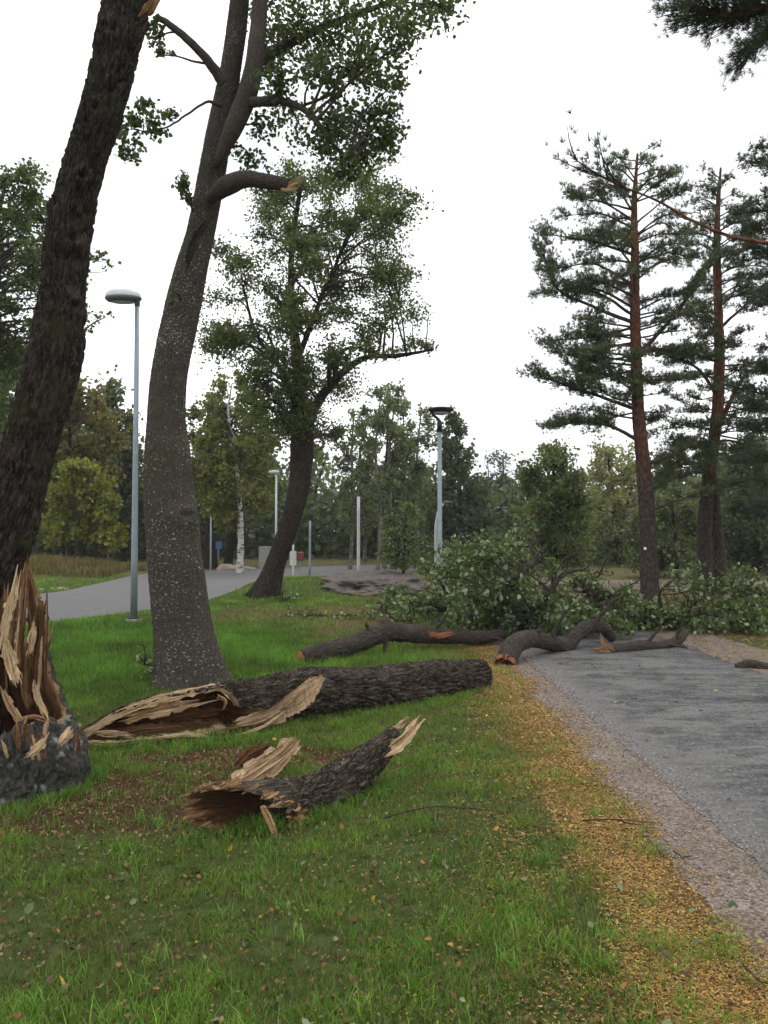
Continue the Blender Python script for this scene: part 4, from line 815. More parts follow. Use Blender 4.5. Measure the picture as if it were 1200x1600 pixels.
    sp = [(205, 180, 20, 26, .32), (222, 160, 16, 12, .22), (240, 205, 24, 22, .4), (205, 235, 18, 20, .3), (258, 172, 18, 12, .22), (188, 215, 12, 16, .15)]
    leafy(tw, tw, lf, pxc(sp, D - .35, .05), l4, np.full(len(l4), .01), **kw)
    leafy(tw, tw, lf, pxc([(240, 65, 16, 24, .25), (228, 40, 12, 14, .14), (250, 85, 12, 12, .12)], D - .25, .05), l1, np.full(len(l1), .03), **kw)
    leafy(tw, tw, lf, pxc([(292, 285, 16, 20, .3), (298, 305, 14, 12, .18), (270, 455, 6, 8, .06)], D - .2, .05), sk, skr, **kw)
    tw.build('twig', B_limb, root); lf.build('crown', LEAF, root, False)
lichened_tree()

# ------------------------------------------------------------------ generic standing leaf tree
def leaf_tree(name, label, cat, base, D, stems, clumps, dj, leaf, col, nl, bark=B_far, group=None, seg=14, rnd=False, amp=.02, **kw):
    b = W(base[0], base[1], D); root = thing(name, label, cat, (b[0], b[1], hgt(b[0], b[1])), group); sk_all = []; r_all = []
    for si, st in enumerate(stems):
        P = np.array([W(x, y, D + (q[0] if q else 0)) for x, y, _, *q in st]); r = np.array([M(w_, D) / 2 for _, _, w_, *q in st])
        if si == 0: P[0][2] = hgt(P[0][0], P[0][1]) - .08
        V, T, Q, bk = thick_trunk(P, r, seg, 60, amp, 8, .4, si, (), .12, (.4, r[0] * .25) if si == 0 else None)
        mk('trunk' if si == 0 or st[0][1] > 850 else 'branch', V, T, Q, bark, root, {'bk': bk}); s, q = sk_of(P, r, 50); sk_all.append(s); r_all.append(q)
    tw, lf = Acc(), Acc()
    leafy(tw, tw, lf, pxc(clumps, D, dj), np.concatenate(sk_all), np.concatenate(r_all), leaf, col, nl, rnd=rnd, **kw)
    tw.build('twig', B_limb, root); lf.build('crown', LEAF, root, False)
    return root
# the alder on the lawn
cl = rows([(262, 440, 600), (300, 370, 640), (350, 350, 640), (400, 340, 600), (450, 345, 640), (500, 330, 640), (540, 335, 600), (580, 345, 545), (640, 360, 530), (690, 420, 520)], 104, 32, 26)
cl += [(640, 540, 36, 12, .8), (590, 545, 30, 16, .7), (665, 540, 22, 12, .5), (620, 400, 26, 18, .5), (615, 330, 28, 22, .7), (640, 300, 20, 16, .4), (600, 470, 24, 16, .5), (640, 490, 22, 14, .35), (480, 640, 24, 30, .9), (440, 660, 22, 30, .7), (500, 680, 20, 24, .6), (350, 520, 24, 18, .6), (400, 640, 26, 26, .6)]
leaf_tree('alder_tree', 'leafy tree with thick dark slanting trunk, on the lawn between the two lamp posts', 'tree', (412, 940), 20.0,
    [[(412, 940, 48), (424, 900, 33), (438, 860, 29), (455, 810, 30), (468, 750, 32), (466, 700, 24), (465, 640, 20), (467, 590, 17), (458, 500, 13), (455, 400, 9), (470, 290, 4)],
     [(470, 770, 26), (480, 710, 20), (486, 650, 17), (513, 605, 14), (540, 578, 11), (568, 560, 9), (620, 556, 6), (678, 546, 3)], [(466, 640, 12), (452, 605, 10), (440, 580, 8), (400, 520, 5), (380, 450, 3)], [(466, 560, 9), (500, 470, 7), (530, 400, 5), (560, 320, 2)]],
    cl, 2.2, .072, (.095, .122, .042), 430, B_dark, seg=30, rnd=True, alt=(.13, .15, .05), altp=.18, twig_r=.008, limb_r=.5, seed=5)

# ------------------------------------------------------------------ pines
def pine(name, label, stems, D, rws, nb, base_y, col=(.118, .148, .078), tl=.10, tw_=.012, k=11, seg=20, extra=(), droop=.1, dens=1., off=None, group=None, min_y=None):
    P0 = W(stems[0][0][0], stems[0][0][1], D); root = thing(name, label, 'pine tree', (P0[0], P0[1], hgt(P0[0], P0[1])), group); sks = []; srs = []
    for si, st in enumerate(stems):
        P = np.array([W(x, y, D + (q[0] if q else 0)) for x, y, _, *q in st]); r = np.array([M(w_, D) / 2 for _, _, w_, *q in st])
        P[0][2] = hgt(P[0][0], P[0][1]) - .08
        V, T, Q, bk = thick_trunk(P, r, seg, 160, .014, 12, .4, si + 3, (), .05, (.25, r[0] * .3)); mk('trunk', V, T, Q, B_pine, root, {'bk': bk})
        s, q = sk_of(P, r, 120); sks.append(s); srs.append(q)
    br, nd = Acc(), Acc(); tc, td = [], []
    ys = np.array([q[0] for q in rws]); x0 = np.array([q[1] for q in rws]); x1 = np.array([q[2] for q in rws])
    def foliage(C, L, fr, dn):
        if dn <= 0: return
        m = len(C); nsub = max(4, int(L * 11 * dn))
        for _ in range(nsub):
            t = R_.uniform(fr, 1.); i = min(int(t * (m - 1)), m - 2); p = C[i] + (C[i + 1] - C[i]) * (t * (m - 1) - i)
            dr = nrm(C[i + 1] - C[i]); sd = nrm(np.cross(dr, [0, 0, 1.])) * R_.choice([-1, 1]); l = min(L, 2.6) * .30 * R_.uniform(.35, 1.) * (1.15 - .6 * t) + .12
            e = p + nrm(sd * R_.uniform(.3, 1.) + dr * .8 + np.array([0, 0, R_.uniform(-.05, .45)])) * l
            tube(br, [p, (p + e) / 2 + rand_unit(1)[0] * .06 * l, e], [.010, .007, .003], 3, 4)
            n = max(4, int(l * 30)); f = R_.uniform(.1, 1.05, n)[:, None]
            tc.append(p + (e - p) * f + R_.normal(size=(n, 3)) * .05); td.append(np.repeat(nrm(e - p)[None] + np.array([[0, 0, .45]]), n, 0))
    for i in range(nb):
        u = (i + R_.random()) / nb; y = ys[0] + (ys[-1] - ys[0]) * u; a, b = np.interp(y, ys, x0), np.interp(y, ys, x1)
        phi = 0
        phi = R_.uniform(0, 2 * np.pi); cx = np.cos(phi); zt = W(600, y, D)[2]
        ok = [q for q in range(len(sks)) if sks[q][:, 2].max() > zt + .2] or [0]; si = ok[R_.integers(len(ok))]; sk, sr = sks[si], srs[si]
        kk = int(np.argmin(np.abs(sk[:, 2] - (zt - .25 * (1 - u) + .35 * u * 0)))); c = sk[kk]
        lx = (M(b - 600, D) - c[0]) if cx > 0 else (c[0] - M(a - 600, D)); ly = .75 * max(.3, M(b - a, D) / 2)
        L = 1 / math.sqrt((cx / max(lx, .3))**2 + (np.sin(phi) / ly)**2) * R_.uniform(.85, 1.15)
        e = c + np.array([cx, np.sin(phi), 0]) * L; e[2] = zt + R_.uniform(-.24, .24) * L + droop * L * R_.uniform(-.3, .5)
        mid = (c + e) / 2 + np.array([0, 0, (.10 if u < .6 else -.02) * L]) + R_.normal(size=3) * .06 * L
        r0 = min(sr[kk] * .5, .012 + .011 * L)
        C = tube(br, [c, mid, e], [r0, r0 * .65, .006], 6, 12, .03 * L, i); foliage(C, L, .30, dens)
    for (pts, rr, fr, dn) in extra:                                   # branches one can follow in the photograph
        Pp = [W(x, y, D + d) for x, y, d in pts]; a = Acc(); C = tube(a, Pp, np.linspace(rr, rr * .25, len(Pp)), 10, 30, .03, 7); a.build('branch', B_pine if rr < .046 else B_limb, root)
        foliage(C, float(np.linalg.norm(C[-1] - C[0])), fr, dn)
    tc = np.concatenate(tc); td = np.concatenate(td)
    tufts(nd, tc, td, tl, tw_, k, leafcols(len(tc), col, .4, (.075, .085, .035), .1))
    br.build('twig', B_limb, root); nd.build('crown', NEEDLE, root, False); return root
pine('scots_pine', 'tall pine with reddish upper trunk and a small white mark on its bark',
     [[(1017, 946, 30), (1014, 880, 26), (1011, 800, 25), (1004, 715, 22), (997, 640, 19), (994, 560, 17), (992, 470, 15), (992, 390, 12), (991, 320, 9), (996, 240, 3)]], 18.3,
     [(228, 975, 1025), (255, 945, 1045), (295, 905, 1080), (350, 885, 1095), (385, 850, 1100), (430, 850, 1090), (470, 838, 1070), (520, 845, 1070), (560, 850, 1110), (600, 845, 1050), (640, 850, 1050), (672, 870, 1060)], 88, 946, dens=.9,
     extra=[([(1000, 690, 0), (960, 668, -.3), (905, 660, -.5), (862, 668, -.6)], .05, .3, 2.2), ([(994, 600, 0), (950, 575, -.4), (935, 520, -.6), (930, 480, -.8)], .06, .5, 1.2), ([(995, 640, 0), (940, 620, -.3), (890, 605, -.5), (838, 585, -.6)], .05, .4, 1.6),
            ([(998, 555, 0), (1030, 520, -.3), (1070, 470, -.5), (1110, 410, -.6)], .06, .5, 1.3), ([(1000, 545, 0), (1060, 548, .2), (1120, 565, .3)], .05, .3, 2), ([(1006, 728, 0), (1030, 718, -.2), (1070, 702, -.3)], .05, .6, .8), ([(992, 505, 0), (930, 480, -.4), (870, 450, -.6), (845, 380, -.8)], .05, .45, 1.4),
            ([(1013, 800, 0), (1050, 785, .3), (1100, 770, .6)], .045, .9, .3)])
mkr = W(1008, 857, 18.0); a = Acc()
def disc(acc, c, ax, r, th, seg=16):
    ax = nrm(ax); u = nrm(np.cross(ax, [.1, .3, 1.])); v = np.cross(ax, u); an = np.arange(seg) * 2 * np.pi / seg; ring = np.cos(an)[:, None] * u * r + np.sin(an)[:, None] * v * r
    V = np.concatenate([c - ax * th / 2 + ring, c + ax * th / 2 + ring, [c - ax * th / 2], [c + ax * th / 2]]); j = np.arange(seg); k = (j + 1) % seg
    acc.add(V, np.concatenate([np.stack([k, j, np.full(seg, 2 * seg)], 1), np.stack([seg + j, seg + k, np.full(seg, 2 * seg + 1)], 1)]), np.stack([j, k, seg + k, seg + j], 1))
disc(a, mkr, (0, -1, 0), .035, .012); o = a.build('trunk_mark', m_plain('white_mark', (.75, .75, .72), .6), smooth=False); o.parent = bpy.data.objects['scots_pine']; o.matrix_parent_inverse = Matrix.Translation(-o.parent.location)
pine('twin_stem_pine', 'dark pine with two stems crossing low down, right of the reddish pine',
     [[(1103, 915, 24), (1101, 840, 22), (1106, 760, 20), (1114, 700, 17), (1121, 640, 18), (1124, 560, 16), (1122, 470, 13), (1120, 390, 11), (1122, 320, 7), (1126, 262, 3)],
      [(1124, 935, 22, .4), (1121, 860, 22, .35), (1115, 790, 20, .3), (1110, 740, 16, .3), (1114, 690, 12, .3), (1135, 640, 8, .4), (1160, 590, 4, .6)]], 20.5,
     [(262, 1110, 1140), (300, 1085, 1165), (350, 1070, 1190), (420, 1075, 1200), (500, 1080, 1230), (560, 1050, 1230), (620, 1060, 1230), (680, 1040, 1220), (740, 1030, 1190), (770, 1050, 1180)], 116, 935, droop=-.1,
     extra=[([(1118, 615, 0), (1095, 580, -.3), (1060, 560, -.5), (1010, 548, -.6)], .05, .4, 1.8), ([(1118, 520, 0), (1150, 490, .1), (1190, 460, .2), (1240, 450, .3)], .05, .4, 1.6), ([(1108, 700, 0), (1080, 690, -.5), (1050, 715, -.8), (1030, 760, -.9)], .04, .3, 3), ([(1112, 690, 0), (1150, 690, -.4), (1180, 720, -.6), (1190, 770, -.7)], .04, .3, 3), ([(1112, 700, 0), (1110, 700, -.9), (1095, 730, -1.3)], .04, .3, 3)])
pine('edge_pine', 'dense dark pine crown at the edge of the picture, right of the twin stemmed pine', [[(1300, 965, 34), (1290, 800, 28), (1285, 600, 22), (1270, 400, 16), (1262, 180, 5)]], 16.5,
     [(170, 1245, 1280), (240, 1180, 1330), (300, 1160, 1360), (420, 1165, 1380), (560, 1150, 1400), (680, 1150, 1400), (760, 1160, 1400), (820, 1180, 1380)], 100, 965, dens=1.5, col=(.07, .098, .055))
pine('near_pine', 'pine reaching in overhead with one long thin bare branch and hanging needle sprays', [[(1560, 1120, 50), (1545, 800, 40), (1530, 400, 34), (1520, 0, 24), (1510, -300, 10)]], 7.5,
     [(-260, 1300, 1700), (-120, 1200, 1700), (-20, 1180, 1750)], 14, 1120, tl=.075, tw_=.0045, k=16, dens=.9, col=(.045, .06, .032),
     extra=[([(1535, 480, 0), (1340, 412, -.2), (1200, 380, -.3), (1130, 366, -.35), (1080, 345, -.4), (1020, 312, -.45), (960, 288, -.5), (900, 252, -.55)], 0.022, .84, .2), ([(1082, 346, -.4), (1060, 334, -.45), (1095, 338, -.5), (1092, 350, -.5)], .008, 1.2, 0.),
            ([(1525, 60, 0), (1350, 20, -.2), (1220, 10, -.3), (1110, 20, -.4), (1088, 10, -.4)], .04, .55, 3.2), ([(1300, 20, -.2), (1220, 50, -.3), (1180, 75, -.35), (1165, 95, -.35)], .02, .35, 4.5), ([(1330, 30, -.2), (1250, -20, -.2), (1130, -30, -.3)], .02, .4, 3.5)])

# ------------------------------------------------------------------ fallen leafy branches
def fallen(name, label, D, branches, clumps, dj, nl, leaf=.075, col=(.088, .128, .046), group=None, **kw):
    b0 = branches[0][0][0]; root = thing(name, label, 'fallen branch', (*W(b0[0], b0[1], D + b0[2])[:2], 0), group); sks = []; srs = []
    for bi, (pts, rr) in enumerate(branches):
        P = [W(x, y, D + d) for x, y, d in pts]; P = [np.array([p[0], p[1], max(p[2], .03)]) for p in P]
        a = Acc(); C = tube(a, P, np.linspace(rr, rr * .4, len(P)), 12, 60, .09, bi); a.build('branch', B_limb, root); sks.append(C); srs.append(np.linspace(rr, rr * .4, 60))
    bt = Acc(); SKc = np.concatenate(sks); nb_ = 46 if len(clumps) > 12 else 6
    for q in range(nb_):
        p = SKc[R_.integers(len(SKc))]; d = nrm(np.array([R_.normal(), R_.normal() * .6, R_.uniform(-.1, 1.)])); l = R_.uniform(.35, 1.25) * (1 if nb_ > 6 else .3); m1 = p + d * l * .5 + R_.normal(size=3) * .1 * l; e = p + d * l + R_.normal(size=3) * .12 * l
        e[2] = max(e[2], .03); m1[2] = max(m1[2], .03); C = tube(bt, [p, m1, e], [.016, .010, .003], 5, 12, .07 * l, q)
        for _ in range(2): c = C[R_.integers(4, 10)]; tube(bt, [c, c + nrm(d + R_.normal(size=3) * .7) * l * .35], [.006, .002], 4, 5, .02, q)
    cl = []
    for c, rv, wt in pxc(clumps, D, dj): c[2] = max(c[2], rv[2] * .55); cl.append((c, rv, wt))
    tw, lf = Acc(), Acc()
    leafy(tw, tw, lf, cl, np.concatenate(sks), np.concatenate(srs), leaf, col, nl, twig_r=.005, alt=(.10, .14, .045), altp=.22, pale=(.32, .37, .25), palep=.2, limb_r=.18, **kw)  # pale share: leaf undersides, plus glints of shiny leaves put into the colour
    tw.add(np.concatenate(bt.V), np.concatenate(bt.T), np.concatenate(bt.Q), bk=np.concatenate(bt.A['bk']))
    for A in (lf, tw):
        for v in A.V: v[:, 2] = np.abs(v[:, 2] - .01) + .01
    tw.build('twig', B_limb, root); lf.build('crown', LEAF, root, False); return root
fallen('fallen_treetop', 'broken off leafy treetop heaped across the path below the dark lamp post', 12.6,
    [([(770, 985, -.3), (778, 955, -.8), (790, 918, -1.), (812, 895, -1.), (836, 878, -.9), (834, 850, -.8), (828, 825, -.6)], .055), ([(815, 985, -.3), (838, 950, -.8), (862, 925, -.9), (876, 900, -.9), (892, 893, -.8), (915, 890, -.7)], .05), ([(836, 880, -.9), (848, 868, -.9), (846, 856, -.9)], .03),
     ([(918, 965, .2), (916, 935, .2), (914, 905, .3)], .06), ([(935, 955, .3), (930, 930, .3), (922, 915, .3), (912, 908, .3)], .035), ([(690, 955, .6), (705, 936, .5), (728, 932, .5), (748, 952, .4), (760, 985, .2)], .06), ([(865, 925, -.9), (850, 915, -.9), (842, 900, -.85)], .025), ([(760, 985, .2), (735, 930, .8), (700, 890, 1.)], .05)],
    [(640, 940, 26, 20, .6), (605, 925, 20, 16, .3), (660, 885, 20, 20, .4), (870, 885, 16, 14, .2), (905, 912, 20, 14, .35), (955, 930, 22, 16, .4), (985, 950, 24, 16, .5), (915, 970, 30, 18, .8), (860, 985, 30, 14, .6), (715, 895, 40, 34, 1.), (755, 872, 46, 30, 1.3), (790, 880, 36, 34, 1.0), (700, 935, 30, 30, .8), (740, 935, 42, 34, 1.3), (790, 940, 38, 34, 1.2), (820, 960, 40, 30, 1.1), (770, 975, 44, 26, 1.2), (725, 975, 36, 22, .8), (850, 965, 34, 24, .9), (880, 965, 32, 24, .8), (905, 950, 26, 26, .6), (740, 855, 26, 18, .5), (700, 865, 26, 20, .5), (805, 845, 22, 24, .4),
     (940, 965, 30, 22, .9), (960, 975, 30, 18, .8), (885, 930, 22, 16, .35), (925, 945, 24, 18, .5), (975, 925, 20, 20, .35), (1005, 940, 20, 16, .4), (825, 822, 14, 16, .2), (930, 915, 16, 12, .2), (680, 900, 20, 30, .4), (770, 920, 50, 40, 1.4, 1.4), (720, 930, 40, 40, 1., 1.6), (830, 935, 40, 30, .9, 1.5), (665, 955, 20, 16, .5), (755, 905, 40, 40, 1.2), (800, 915, 36, 34, 1.1), (815, 880, 24, 26, .7), (770, 840, 20, 16, .4), (860, 945, 30, 26, .8), (745, 960, 40, 30, 1.1), (800, 990, 40, 16, .8)], .9, 300, seed=3, rnd=True)
fallen('leafy_branch', 'low leafy fallen branch spreading right of the twisted limb, below the pines', 13.2,
    [([(950, 990, 0), (1000, 985, .2), (1080, 965, .4), (1150, 950, .6), (1230, 950, .6)], .06), ([(1060, 970, .4), (1085, 940, .5), (1090, 905, .6)], .03), ([(1120, 955, .4), (1155, 925, .5), (1165, 905, .5)], .03)],
    [(990, 965, 34, 20, 1.), (1030, 965, 34, 20, 1.), (1065, 960, 34, 24, 1.1), (1085, 918, 30, 30, .7), (1060, 900, 16, 18, .25), (1140, 905, 18, 20, .3), (1175, 900, 22, 22, .4), (1110, 965, 34, 22, 1.1), (1145, 955, 34, 26, 1.1), (1165, 930, 30, 26, .8), (1185, 965, 34, 24, 1.1), (1050, 985, 34, 16, .9), (1110, 988, 34, 14, .8), (1160, 985, 36, 16, .9), (1210, 950, 34, 30, 1.), (1080, 895, 16, 20, .25), (1120, 920, 18, 20, .3), (1020, 945, 24, 16, .4), (1190, 925, 20, 16, .4)], .6, 240, seed=13, rnd=True)
fallen('leafy_twig', 'small leafy branch end lying on the lawn left of the dark lamp post', 14.5, [([(650, 985, 0), (615, 965, .1), (590, 940, .2)], .03)],
    [(610, 940, 30, 20, .9), (590, 955, 24, 16, .6), (640, 955, 30, 22, .9), (660, 945, 26, 26, .8), (625, 925, 16, 14, .3)], .5, 110, seed=23, rnd=True)
fallen('leafy_twig', 'flat leafy spray lying on the grass nearest the long limb', 15.5, [([(560, 985, 0), (500, 970, .1), (450, 965, .1)], .02)],
    [(540, 965, 34, 8, .7), (490, 965, 34, 8, .7), (450, 968, 24, 6, .3), (580, 970, 20, 8, .4)], .7, 70, seed=33, rnd=True)
fallen('low_shrub', 'small dark leafy shrub at the foot of the slanting tree', 18.8, [([(445, 945, 0), (440, 930, 0)], .01)], [(445, 935, 16, 8, .7), (462, 932, 12, 8, .5), (432, 938, 8, 6, .3)], .4, 80, seed=43)
bpy.data.objects['low_shrub']['category'] = 'shrub'
fallen('leaf_sprig', 'small dark leafy sprig growing at the foot of the lichened trunk', 8.3, [([(246, 1068, 0), (240, 1045, 0), (226, 1025, 0)], .006)], [(222, 1030, 9, 14, .12), (236, 1045, 8, 10, .06)], .05, 420, leaf=.06, seed=53, rnd=True)
bpy.data.objects['leaf_sprig']['category'] = 'sprig'
def twig_on_grass(name, label, lines, r):
    root = None
    for ln in lines:
        a = Acc(); tube(a, [G(x, y, .045 + z) for x, y, z in ln], np.linspace(r, r * .4, len(ln)), 5, 24, .012, int(ln[0][0])); m_ = B_limb
        if root is None: root = a.build(name, m_); tag(root, label, 'twig')
        else: a.build('side_shoot', m_, root)
twig_on_grass('twig', 'thin forked twig lying in the grass right of the short broken limb', [[(600, 1278, 0), (665, 1262, .03), (720, 1262, .05), (788, 1270, .02)], [(672, 1262, .03), (690, 1300, .01), (716, 1316, 0)]], .005)
twig_on_grass('twig', 'thin dark twig lying across the yellow litter and grit', [[(910, 1282, 0), (960, 1280, .01), (1026, 1286, 0)], [(960, 1280, .01), (1000, 1290, 0)]], .005)
twig_on_grass('twig', 'small dark hooked twig on the grit beside the litter', [[(1052, 1330, 0), (1068, 1340, .01), (1072, 1352, 0)], [(1068, 1340, .01), (1082, 1336, .02)]], .004)
twig_on_grass('twig', 'dark bent twig in the litter at the bottom corner', [[(1160, 1505, 0), (1185, 1530, .01), (1210, 1545, 0)]], .004)

# ------------------------------------------------------------------ lamps, posts, signs
GALV = m_plain('galvanised_steel', (.22, .27, .30), .5, .3, .12, 9, .5, .002); DARKM = m_plain('dark_metal', (.02, .022, .025), .45, .2, .2, 9); LIGHTM = m_plain('pale_metal', (.5, .52, .53), .5, .1, .06, 5)
CONC = m_plain('concrete', (.33, .32, .30), .9, 0, .25, 8, .2, .006); LENS = m_plain('lamp_lens', (.42, .44, .45), .2, 0, .05, 4, .6); GREYM = m_plain('grey_housing', (.10, .105, .11), .5, .1, .15, 6)
def lathe(prof, c, seg=32, sx=1., sy=1.):
    prof = np.asarray(prof, float); a = np.arange(seg) * 2 * np.pi / seg; n = len(prof)
    V = np.stack([np.cos(a)[None] * prof[:, :1] * sx, np.sin(a)[None] * prof[:, :1] * sy, np.repeat(prof[:, 1:], seg, 1)], -1).reshape(-1, 3) + c
    i = np.arange(n - 1)[:, None] * seg; j = np.arange(seg)[None]; k = (j + 1) % seg
    return V, np.stack([i + j, i + k, i + seg + k, i + seg + j], -1).reshape(-1, 4)
def lath(name, prof, c, mat, root, **kw): V, Q = lathe(prof, c, **kw); return mk(name, V, None, Q, mat, root)
def rotz(o, ax, ang, c):   # tilt a mesh about a point
    m = Matrix.Translation(c) @ Matrix.Rotation(ang, 4, ax) @ Matrix.Translation(-Vector(c)); o.data.transform(m)
b = G(209, 971); top = W(214.5, 466, b[1]); H = top[2]
root = thing('street_lamp', 'tall grey lamp post with a wide shallow pale head, beside the street', 'lamp post', b)
lath('pole', [(.001, .05), (.066, .05), (.062, 1.2), (.052, H * .5), (.040, H - .02), (.001, H - .02)], b, GALV, root, seg=20)
lath('foot', [(.001, -.05), (.15, -.05), (.15, .05), (.12, .06), (.001, .06)], b, CONC, root); lath('base_plate', [(.001, .06), (.14, .06), (.14, .075), (.085, .085), (.08, .14), (.001, .14)], b, DARKM, root)
hc = np.array([top[0] - .27, top[1], H - .02])
h1 = lath('housing', [(.001, -.06), (.15, -.06), (.30, -.045), (.345, 0.), (.35, .03), (.33, .045), (.001, .05)], hc, GREYM, root, seg=40, sy=.8)
h2 = lath('dome', [(.335, .045), (.325, .10), (.25, .16), (.12, .19), (.001, .195)], hc, LIGHTM, root, seg=40, sy=.8)
h3 = lath('lens', [(.001, -.085), (.12, -.08), (.2, -.07), (.22, -.055)], hc, LENS, root, seg=40, sy=.8)
h4 = lath('bracket', [(.001, -.16), (.05, -.16), (.055, .06), (.001, .07)], np.array([top[0], top[1], H]), GREYM, root)
for h in (h1, h2, h3): rotz(h, 'X', rad(7), Vector(hc - np.array(root.location)))
b = G(687.5, 972); top = W(688.5, 662, b[1]); H = top[2]
root = thing('park_lamp', 'slim grey lamp post with a dark dish head on a bent arm, among fallen leaves', 'lamp post', b)
lath('pole', [(.001, -.05), (.06, -.05), (.058, .9), (.056, 1.2), (.046, 1.25), (.040, H - .1), (.001, H - .1)], b, GALV, root, seg=20)
lath('collar', [(.001, H - .16), (.05, H - .16), (.05, H + .02), (.035, H + .06), (.001, H + .06)], b, DARKM, root, seg=20)
a = Acc(); dc = W(689, 641, b[1]); tube(a, [[b[0], b[1], H + .03], [b[0] - .03, b[1], H + .09], [b[0] - .12, b[1], H + .17], [b[0] - .16, b[1], dc[2] - .02]], [.032, .028, .026, .024], 12, 20); a.build('arm', DARKM, root)
lath('dish', [(.001, .035), (.20, .04), (.235, .03), (.245, .01), (.235, -.01), (.15, -.05), (.14, -.05)], dc, DARKM, root, seg=40); lath('lens', [(.15, -.05), (.13, -.075), (.06, -.09), (.001, -.092)], dc, LENS, root, seg=40)
def box(acc, c, s, rz=0., bev=0.):
    s = np.asarray(s) / 2; c_, s_ = np.cos(rz), np.sin(rz)
    o = np.array([(x, y, z) for x in (-1, 1) for y in (-1, 1) for z in (-1, 1)], float) * s; V = np.stack([o[:, 0] * c_ - o[:, 1] * s_, o[:, 0] * s_ + o[:, 1] * c_, o[:, 2]], 1) + c
    acc.add(V, None, np.array([(0, 1, 3, 2), (4, 6, 7, 5), (0, 4, 5, 1), (2, 3, 7, 6), (0, 2, 6, 4), (1, 5, 7, 3)]))
def far_lamp(label, px, base, top, D, w_, headw, mat):
    b = W(px, base, D); b[2] = hgt(b[0], b[1]); H = W(px, top, D)[2] - b[2]; root = thing('street_lamp', label, 'lamp post', b); r = M(w_, D) / 2
    lath('pole', [(.001, -.05), (r, -.05), (r * .7, H), (.001, H)], b, mat, root, seg=12)
    if headw: hw = M(headw, D) / 2; lath('lamp_head', [(.001, -.06), (hw * .7, -.05), (hw, .0), (hw * .8, .06), (.001, .09)], b + np.array([-hw * .4, 0, H]), LIGHTM, root, seg=16, sy=.5)
far_lamp('distant pale lamp post behind the slanting trunk of the lawn tree', 431, 897, 738, 30, 4.2, 18, LIGHTM)
far_lamp('distant thin lamp post with a pale head beside the birch', 329, 892, 787, 36, 3., 13, LIGHTM)
b = W(682, 915, 26); b[2] = 0; root = thing('street_lamp', 'distant pale pole with a curved top just behind the dark dish lamp', 'lamp post', b); a = Acc()
tube(a, [b, W(681, 850, 26), W(682, 815, 26), W(687, 795, 26), W(694, 786, 26)], [.06, .055, .05, .045, .04], 10, 24); a.build('pole', LIGHTM, root); lath('lamp_head', [(.001, -.05), (.16, -.04), (.18, .02), (.001, .06)], W(699, 785, 26), GREYM, root, seg=14, sy=.5)
def post(label, px, base, top, D, w_, mat, lean=0):
    b = W(px, base, D); b[2] = hgt(b[0], b[1]); H = W(px, top, D)[2]; a = Acc(); r = M(w_, D) / 2
    tube(a, [b - np.array([0, 0, .05]), [b[0] + M(lean, D), b[1], H]], [r, r * .9], 10, 6); o = a.build('post', mat); tag(o, label, 'post')
post('pale grey pole standing on the bare rock outcrop', 560, 908, 776, 27.5, 5.4, LIGHTM)
post('short white post by the end of the street', 458, 904, 851, 29.5, 3.2, LIGHTM)
post('thin grey post with nothing on it, left of the rock outcrop', 484, 902, 814, 32.5, 4., GALV)
post('thin dark pole between the birch and the concrete block', 406, 890, 842, 40, 2.2, DARKM)
BLUE = m_plain('sign_blue', (.055, .12, .28), .5, 0, .08); RED = m_plain('red_paint', (.22, .03, .03), .5, 0, .1); WHITE = m_plain('white_paint', (.7, .7, .68), .6, 0, .06)
def sign(label, px, base, y0, y1, D, w_, offs, round_=False):
    b = W(px, base, D); b[2] = hgt(b[0], b[1]); root = thing('road_sign', label, 'road sign', b); H = W(px, y0, D)[2] - b[2]
    lath('post', [(.001, -.05), (.035, -.05), (.035, H), (.001, H)], b, GALV, root, seg=10)
    for k, ox in enumerate(offs):
        a = Acc(); c = W(px + ox, (y0 + y1) / 2, D - .08); s = M(w_, D)
        if round_: disc(a, c, (.15, -1, 0), s / 2, .03, 24)
        else: box(a, c, (s, .03, M(y1 - y0, D)), .1)
        a.build('sign_plate', BLUE, root, False)
sign('round blue road sign on a grey post beyond the dry mound', 168, 884, 846, 862, 37, 15, (5,), True)
sign('small square blue road sign on a post beside the brown trunks', 341, 892, 846, 858, 38, 10, (0,))
b = W(414, 890, 39); b[2] = hgt(b[0], b[1])
a = Acc(); box(a, b + np.array([0, 0, .5]), (.62, .5, 1.1), .2); o = a.build('concrete_block', CONC, smooth=False); tag(o, 'pale upright concrete block at the street bend', 'concrete block')
bm = o.modifiers.new('bevel', 'BEVEL'); bm.width = .04; bm.segments = 2
b = W(466, 889, 38); b[2] = hgt(b[0], b[1]); root = thing('street_box', 'small red box on a short post beyond the street end', 'box', b)
a = Acc(); box(a, b + np.array([.1, 0, .60]), (.32, .3, .42), .3); o = a.build('box_body', RED, root, False); bm = o.modifiers.new('bevel', 'BEVEL'); bm.width = .05; bm.segments = 2
a = Acc(); box(a, b + np.array([.1, 0, .2]), (.1, .1, .55), .3); a.build('post', GALV, root, False); a = Acc(); box(a, b + np.array([-.28, .1, .5]), (.3, .3, .7), .3); a.build('side_panel', WHITE, root, False)

